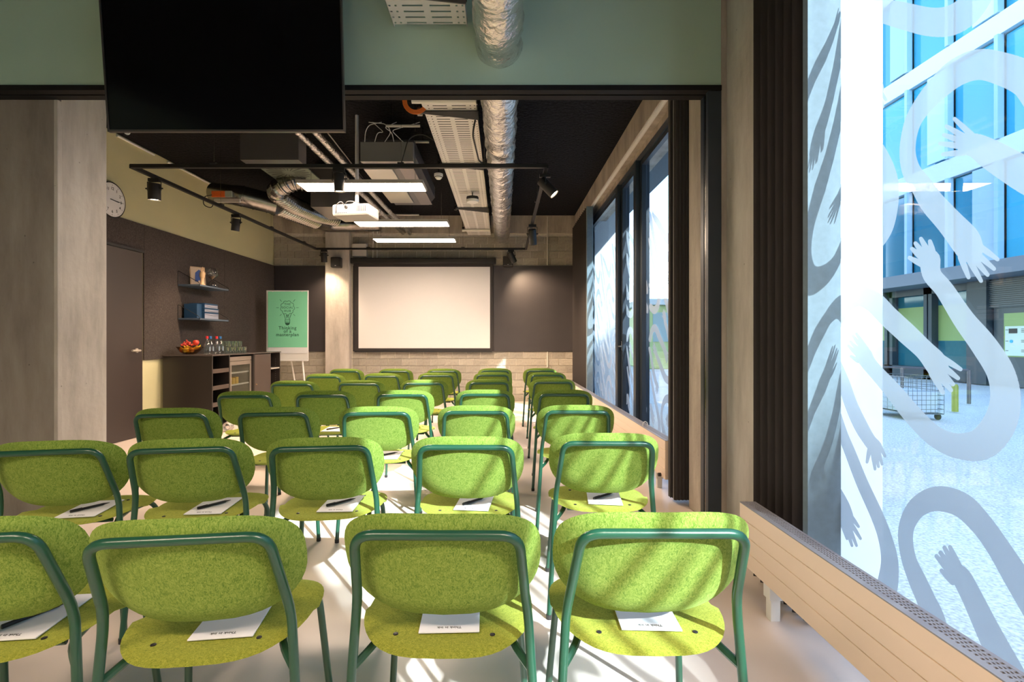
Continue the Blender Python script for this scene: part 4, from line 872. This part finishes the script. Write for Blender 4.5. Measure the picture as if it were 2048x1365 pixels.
for k, (dx, y, cap) in enumerate(((-3.945, 6.70, 'red'), (-4.01, 6.89, 'blue'), (-4.0, 7.02, 'red'), (-4.02, 7.15, 'blue'))):
    q = Vector((dx, y, ZT+.001)); t = thing('water_bottle', q, f'clear glass water bottle with {cap} cap, ' + ['nearest the fruit bowl', 'second from the fruit bowl', 'third from the fruit bowl', 'nearest the tumblers'][k], 'bottle', 'water bottles on the sideboard')
    MB().lathe([(.034, 0), (.038, .006), (.038, .115), (.032, .145), (.016, .175), (.013, .21), (.014, .215)], q, 24).build('body', BG, t, smooth=True)
    MB().lathe([(.0155, .208), (.0165, .212), (.0165, .24), (.012, .243)], q, 18).build('cap', M(cap+'_cap', (.65, .03, .04) if cap == 'red' else (.03, .16, .45), .4), t, smooth=True)
    MB().box(q.x+.036, q.x+.040, q.y-.012, q.y+.012, q.z+.04, q.z+.10).build('label_band', M('bottle_label', (.25, .32, .40), .5), t)
TG = glass('green_tumbler_glass', (.96, .995, .94), 2.3, .03)
tum = MB().lathe([(.026, 0), (.030, .004), (.035, .085), (.033, .085), (.028, .008), (.002, .007)], (0, 0, 0), 22).build('tumbler', TG, smooth=True, origin=(0, 0, 0))
tag(tum, 'greenish glass tumbler in the stacked group beside the water bottles', 'glass', 'green tumblers on the sideboard'); first = True
for lv in range(2):
    for k in range(6 if lv == 0 else 4):
        for j in range(2):
            o = tum if first else tum.copy()
            if not first: COL.objects.link(o)
            first = False
            lay = 'lower' if lv == 0 else 'upper'; side_ = 'front' if j else 'wall'
            tag(o, f'greenish glass tumbler, {lay} layer, {side_} side row, {["nearest", "second from", "third from", "fourth from", "fifth from", "farthest from"][k]} the bottles', 'glass', 'green tumblers on the sideboard')
            o.location = (-4.10+.10*j+.01*(k % 2), 7.28+.095*k+(.05 if lv else 0), ZT+.001+.088*lv)
# cable rolls on the floor in front of the sideboard
for k, (x, y) in enumerate(((-3.52, 6.40), (-3.38, 6.62))):
    m = MB()
    for j in range(4): m.tube(arc((x, y+.02*j, .065), .045+.004*j, 0, 350, 22, (1, 0, 0), (0, 0, 1)), .009, 7)
    tag(m.build('cable_coil', M('silver_cable', (.5, .48, .46), .4, .5), smooth=True), ['grey coiled cable on the floor at the near corner of the sideboard', 'grey coiled cable on the floor behind the other coil'][k], 'cable')

# ------------------------------------------------------------------ flipchart
fy = 8.75; tlf, brf = P(532, 581, fy), P(616, 722, fy)
t = thing('flipchart', (tlf.x+.35, fy, 0), 'white flipchart easel showing a green poster beside the sideboard', 'flipchart')
xa, xb, za, zb = tlf.x, brf.x, brf.z, tlf.z; xc = (xa+xb)/2
MB().box(xa, xb, fy+.01, fy+.03, za, zb, .004).build('board', WHITE, t)
MB().box(xa+.035, xb-.01, fy+.0005, fy+.004, za+.13, zb-.02).build('paper', WHITEP, t)
GREEN = M('mint_poster', (.24, .70, .44), .6)
po = MB().box(xa+.035, xb-.012, fy-.004, fy-.001, za+.235, zb-.022).build('poster', GREEN, t)
m = MB()
for x in (xa+.12, xb-.10): m.cyl((x, fy-.012, zb-.02), (x, fy+.012, zb-.02), .012, 10)
m.build('clip', WHITE, t)
MB().box(xa, xb, fy-.03, fy+.01, za-.005, za+.02, .004).build('pen_tray', WHITE, t)
for p, q in (((xa+.12, fy+.03, za+.1), (xa+.02, fy-.05, 0)), ((xb-.12, fy+.03, za+.1), (xb+.0, fy-.05, 0)), ((xc, fy+.04, za+.3), (xc, fy+.5, 0))):
    MB().cyl(p, q, .016, 10).build('leg', WHITE, t, smooth=True)
MB().cyl((xa+.06, fy-.015, .40), (xb-.045, fy-.015, .42), .012, 8).build('cross_bar', WHITE, t, smooth=True)
px_ = (xa+xb)/2+.01; top = zb-.022; ph = top-(za+.235); yk = fy-.0048
def PT(u, v): return Vector((px_+u*ph, yk, top-v*ph))     # poster coordinates, height = 1
ART = M('poster_ink', (.012, .085, .045), .6)
def line(pts, w=.0035, closed=False):
    m = MB(); m.tube([Vector((p.x, yk, p.z)) for p in pts], w*1.0, 5, closed=closed); return m
cl = []
for k in range(96):
    a = 2*math.pi*k/96; r = .108+.020*abs(math.sin(a*4.5+.3)); cl.append(PT(r*math.sin(a)*1.0, .29-r*math.cos(a)))
m = line(cl, .0032, True); m.build('bulb_outline', ART, po)
for s_ in (-1, 1):
    line([PT(.07*s_, .395), PT(.045*s_, .46), PT(.036*s_, .50)]).build('bulb_neck', ART, po)
m = MB()
for u, v, u2, v2 in ((-.20, .29, -.155, .29), (.155, .29, .20, .29), (-.135, .145, -.105, .18), (.135, .145, .105, .18), (-.135, .435, -.105, .405), (.135, .435, .105, .405)): m.tube([PT(u, v), PT(u2, v2)], .003, 5)
for u, v, u2, v2 in ((-.022, .42, -.015, .485), (.022, .42, .015, .485), (-.022, .42, 0, .45), (.022, .42, 0, .45), (0, .42, 0, .47), (-.045, .505, .045, .50), (-.045, .53, .045, .522), (-.042, .55, .042, .545), (-.045, .505, -.042, .56), (.045, .50, .042, .56)): m.tube([PT(u, v), PT(u2, v2)], .003, 5)
m.build('bulb_rays', ART, po)
q = PT(0, .56); m = MB(); m.prism([(q.x+.042*ph*math.cos(a_), q.z-.045*ph*math.sin(a_)) for a_ in [math.pi*i/12 for i in range(13)]], 'y', yk-.001, yk+.001); m.build('bulb_cap', ART, po)
def ptext(s_, v, size, bold, sp=1.0):
    q = PT(0, v); text('lettering', s_, size*ph, ART, po, Matrix.Translation((q.x, yk, q.z)) @ UPR, .0005, bold, sp)
ptext('THE', .245, .054, .0002, 1.25); ptext('SOCIAL', .305, .054, .0002, 1.15); ptext('HUB', .365, .054, .0002, 1.25)
ptext('Thinking', .68, .084, .0006, 1.1); ptext('of a', .738, .084, .0006, 1.1); ptext('masterplan', .80, .084, .0006, 1.1)

# ------------------------------------------------------------------ outside
PAVE = M('speckled_paving', (.60, .62, .58), .9, 0, var=.35, scale=60, bump=.15, bscale=80)
struct(MB().box(1.45, 60, -40, 120, -.25, -.02).build('ground', PAVE))
struct(MB().box(1.50, 1.85, 2.42, 3.95, -.02, 7, .01).build('outer_pillar', M('white_render', (.82, .84, .86), .8)))
struct(MB().box(1.86, 2.55, 3.36, 3.92, -.02, 7, .01).build('unseen_sun_block', MATS['white_render']))  # unseen block added to keep sun off the rear chairs
struct(MB().box(1.60, 1.98, 8.6, 9.6, -.02, 3.6, .01).build('outer_pillar', MATS['white_render']))
struct(MB().box(1.62, 2.5, 3.95, 30, 3.65, 9).build('soffit_sun_block', M('dark_soffit', (.10, .12, .14), .6)))  # soffit widened and built up, added mass to keep sun off the back wall
XF = 12.7
BGL = M('blue_cast_facade_glass', (.04, .34, .50), .08, 0, rnd=.5, spec=.9); BF = M('blue_cast_fins', (.38, .60, .72), .35, 0); SP = M('pale_spandrel', (.72, .80, .84), .6); SHOP = M('dark_shopfront', (.03, .05, .065), .4); YG = M('shop_yellow_green', (.30, .42, .14), .5); TEAL = M('teal_shop_glass', (.02, .14, .19), .1, spec=.8)  # facade colours carry the blue cast of the sky light
bl = thing('office_building', (XF+3, 30, 0), 'glazed office building across the street with blue sky cast in its colours', 'building')
YE = 37
MB().box(XF+.45, XF+14, -45, YE, 0, 14.5).build('wall', M('facade_grey', (.25, .32, .37), .7), bl)
floors = [(3.1, 6.3), (6.3, 9.5), (9.5, 12.7)]
for z0, z1 in floors: MB().box(XF-.05, XF+.5, -45, YE, z1-.55, z1, .01).build('spandrel', SP, bl)
MB().box(XF-.9, XF+.5, -45, YE, 2.75, 3.1, .01).build('canopy', M('canopy_grey', (.16, .20, .24), .5), bl)
MB().box(XF-.12, XF+.5, -45, YE, 12.7, 13.3, .01).build('parapet', SP, bl)
finme = MB().box(-.12, .05, -.05, .05, 0, 2.65, .004).build('fin', BF, bl); finme.location = Vector((XF, 7.05, 3.1))-bl.location
finme.data.transform(Matrix.Translation(bl.location)); 
paneme = MB().box(.10, .14, -.66, .66, .03, 2.62).build('window_pane', BGL, bl); paneme.data.transform(Matrix.Translation(bl.location)); paneme.location = Vector((XF, 7.75, 3.1))-bl.location
half_p = MB().box(-.06, .02, -.3, .3, .05, 2.6, .005).build('glass_panel', M('blue_cast_panel', (.48, .70, .82), .3, 0, rnd=.3), bl); half_p.data.transform(Matrix.Translation(bl.location)); half_p.location = Vector((XF, 7.75, 3.1))-bl.location
firstb = True
for zi, (z0, z1) in enumerate(floors):
    y = 7.05-1.42*6; k = 0
    while y < (YE-1.4 if zi < 3 else 30):
        if not firstb:
            a = finme.copy(); COL.objects.link(a); a.location = Vector((XF, y, z0))-bl.location
            a = paneme.copy(); COL.objects.link(a); a.location = Vector((XF, y+.7, z0))-bl.location
            if (k*7+zi*3) % 5 < 2: a = half_p.copy(); COL.objects.link(a); a.location = Vector((XF, y+.4+.5*((k+zi) % 2), z0))-bl.location
        firstb = False; y += 1.42; k += 1
# shopfronts
def bay(y0, y1, mats):
    f = MB().box(XF+.1, XF+.5, y0, y0+.12, 0, 2.75).box(XF+.1, XF+.5, y1-.12, y1, 0, 2.75).box(XF+.1, XF+.5, y0, y1, 0, .35).box(XF+.1, XF+.5, y0, y1, 2.55, 2.75).build('shop_frame', SHOP, bl)
    MB().box(XF+.3, XF+.33, y0+.12, y1-.12, .35, 1.15).build('shop_pane', TEAL, f); MB().box(XF+.3, XF+.33, y0+.12, y1-.12, 1.15, 2.2).build('shop_pane', YG, f); MB().box(XF+.3, XF+.33, y0+.12, y1-.12, 2.2, 2.55).build('shop_pane', TEAL, f)
bay(13.65, 15.0, 0); bay(15.05, 16.5, 0); bay(16.6, 18.2, 0); bay(18.4, 20.4, 0)
for k in range(6): bay(20.6+2.6*k, 23.0+2.6*k, 0)
MB().box(XF-.05, XF+.5, 13.05, 13.6, 0, 2.75).build('shop_pier', SHOP, bl)
f = MB().box(XF+.05, XF+.5, 11.0, 13.05, 2.0, 2.75).build('louvre_panel', SHOP, bl); m = MB()
for k in range(14): m.box(XF+.02, XF+.06, 11.0, 13.05, 2.03+.05*k, 2.055+.05*k)
m.build('louvre_slats', M('louvre_grey', (.09, .11, .12), .4), f)['kind'] = 'stuff'
f = MB().box(XF+.1, XF+.2, 11.2, 13.0, .0, 2.0).build('shop_door', M('dark_door', (.05, .07, .08), .4), bl)
MB().box(XF+.08, XF+.1, 11.7, 12.72, .75, 1.85).build('door_glass', YG, f)
s_ = MB().box(XF+.05, XF+.08, 11.9, 12.66, .78, 1.52).build('notice', M('pale_green_notice', (.62, .74, .62), .5), f)
m = MB().box(XF+.04, XF+.05, 12.36, 12.56, 1.34, 1.46)
for z in (1.44, 1.40, 1.36, 1.16, 1.12, .92, .88): m.box(XF+.04, XF+.05, 12.0, 12.26, z, z+.012)
for z in (1.42, 1.14, .9): m.box(XF+.04, XF+.05, 12.58, 12.64, z, z+.012)
m.build('notice_print', BLACK, s_); MB().cyl((XF+.04, 12.5, 1.14), (XF+.05, 12.5, 1.14), .04, 14).build('blue_dot', M('cyan_dot', (.05, .45, .75), .5), s_)
# street furniture
q = P(1828, 830, 7.6); t = thing('wire_crate', (q.x, q.y, 0), 'grey wire mesh crate on the pavement outside the window', 'crate')
m = MB(); cx0, cx1, cy0, cy1 = q.x-.25, q.x+.28, 7.4, 8.2
for k in range(9):
    z = .08+.068*k; m.tube([(cx0, cy0, z), (cx1, cy0, z), (cx1, cy1, z), (cx0, cy1, z)], .004, 5, closed=True)
for k in range(9):
    x = cx0+(cx1-cx0)*k/8; m.cyl((x, cy0, .08), (x, cy0, .62), .003, 5).cyl((x, cy1, .08), (x, cy1, .62), .003, 5)
for k in range(9):
    y = cy0+(cy1-cy0)*k/8; m.cyl((cx0, y, .08), (cx0, y, .62), .003, 5).cyl((cx1, y, .08), (cx1, y, .62), .003, 5)
m.build('mesh', STEEL, t); MB().box(cx0, cx1, cy0, cy1, .07, .085).build('base', STEEL, t)
for x in (cx0+.05, cx1-.05):
    for y in (cy0+.05, cy1-.05): MB().cyl((x-.012, y, .035), (x+.012, y, .035), .05, 14).build('castor', BLACKP, t)
m = MB().box(cx0+.05, cx1-.05, cy0+.05, cy1-.05, .09, .40, .01).build('cardboard_box', M('pale_box', (.55, .62, .66), .7)); tag(m, 'pale box standing inside the wire crate outside', 'box')
q = P(1910, 820, 8.2); tag(MB().lathe([(.045, 0), (.045, .42), (.03, .45)], (q.x, q.y, 0), 12).build('bollard', M('mustard_bollard', (.30, .32, .05), .5), smooth=True), 'mustard bollard on the pavement beyond the hand film', 'bollard')
t = thing('street_railing', (7.2, 10.2, 0), 'low dark street railing beyond the wire crate', 'railing')
MB().tube([(7.0, 11.8, .62), (8.6, 9.2, .62)], .02, 8).build('rail', DGREY, t)
for k in range(4):
    p = Vector((7.0, 11.8, 0)).lerp(Vector((8.6, 9.2, 0)), k/3); MB().cyl(p, p+Vector((0, 0, .62)), .03, 8).build('post', DGREY, t)
# kiosk made up for an unclear yellow green block beyond the back windows
t = thing('kiosk_stand_in', (6.9, 22, 0), 'yellow green kiosk standing in for an unclear block beyond the back window', 'kiosk')
MB().box(5.9, 8.2, 20.5, 24, -.02, 2.6, .05).build('body', M('kiosk_green', (.42, .52, .22), .5), t); MB().box(5.7, 8.4, 20.3, 24.2, 2.6, 2.85, .03).build('roof', M('kiosk_roof', (.55, .62, .62), .5), t)
MB().box(6.2, 7.9, 20.47, 20.52, 1.1, 2.3).build('shutter', M('kiosk_shutter', (.3, .42, .42), .5), t)
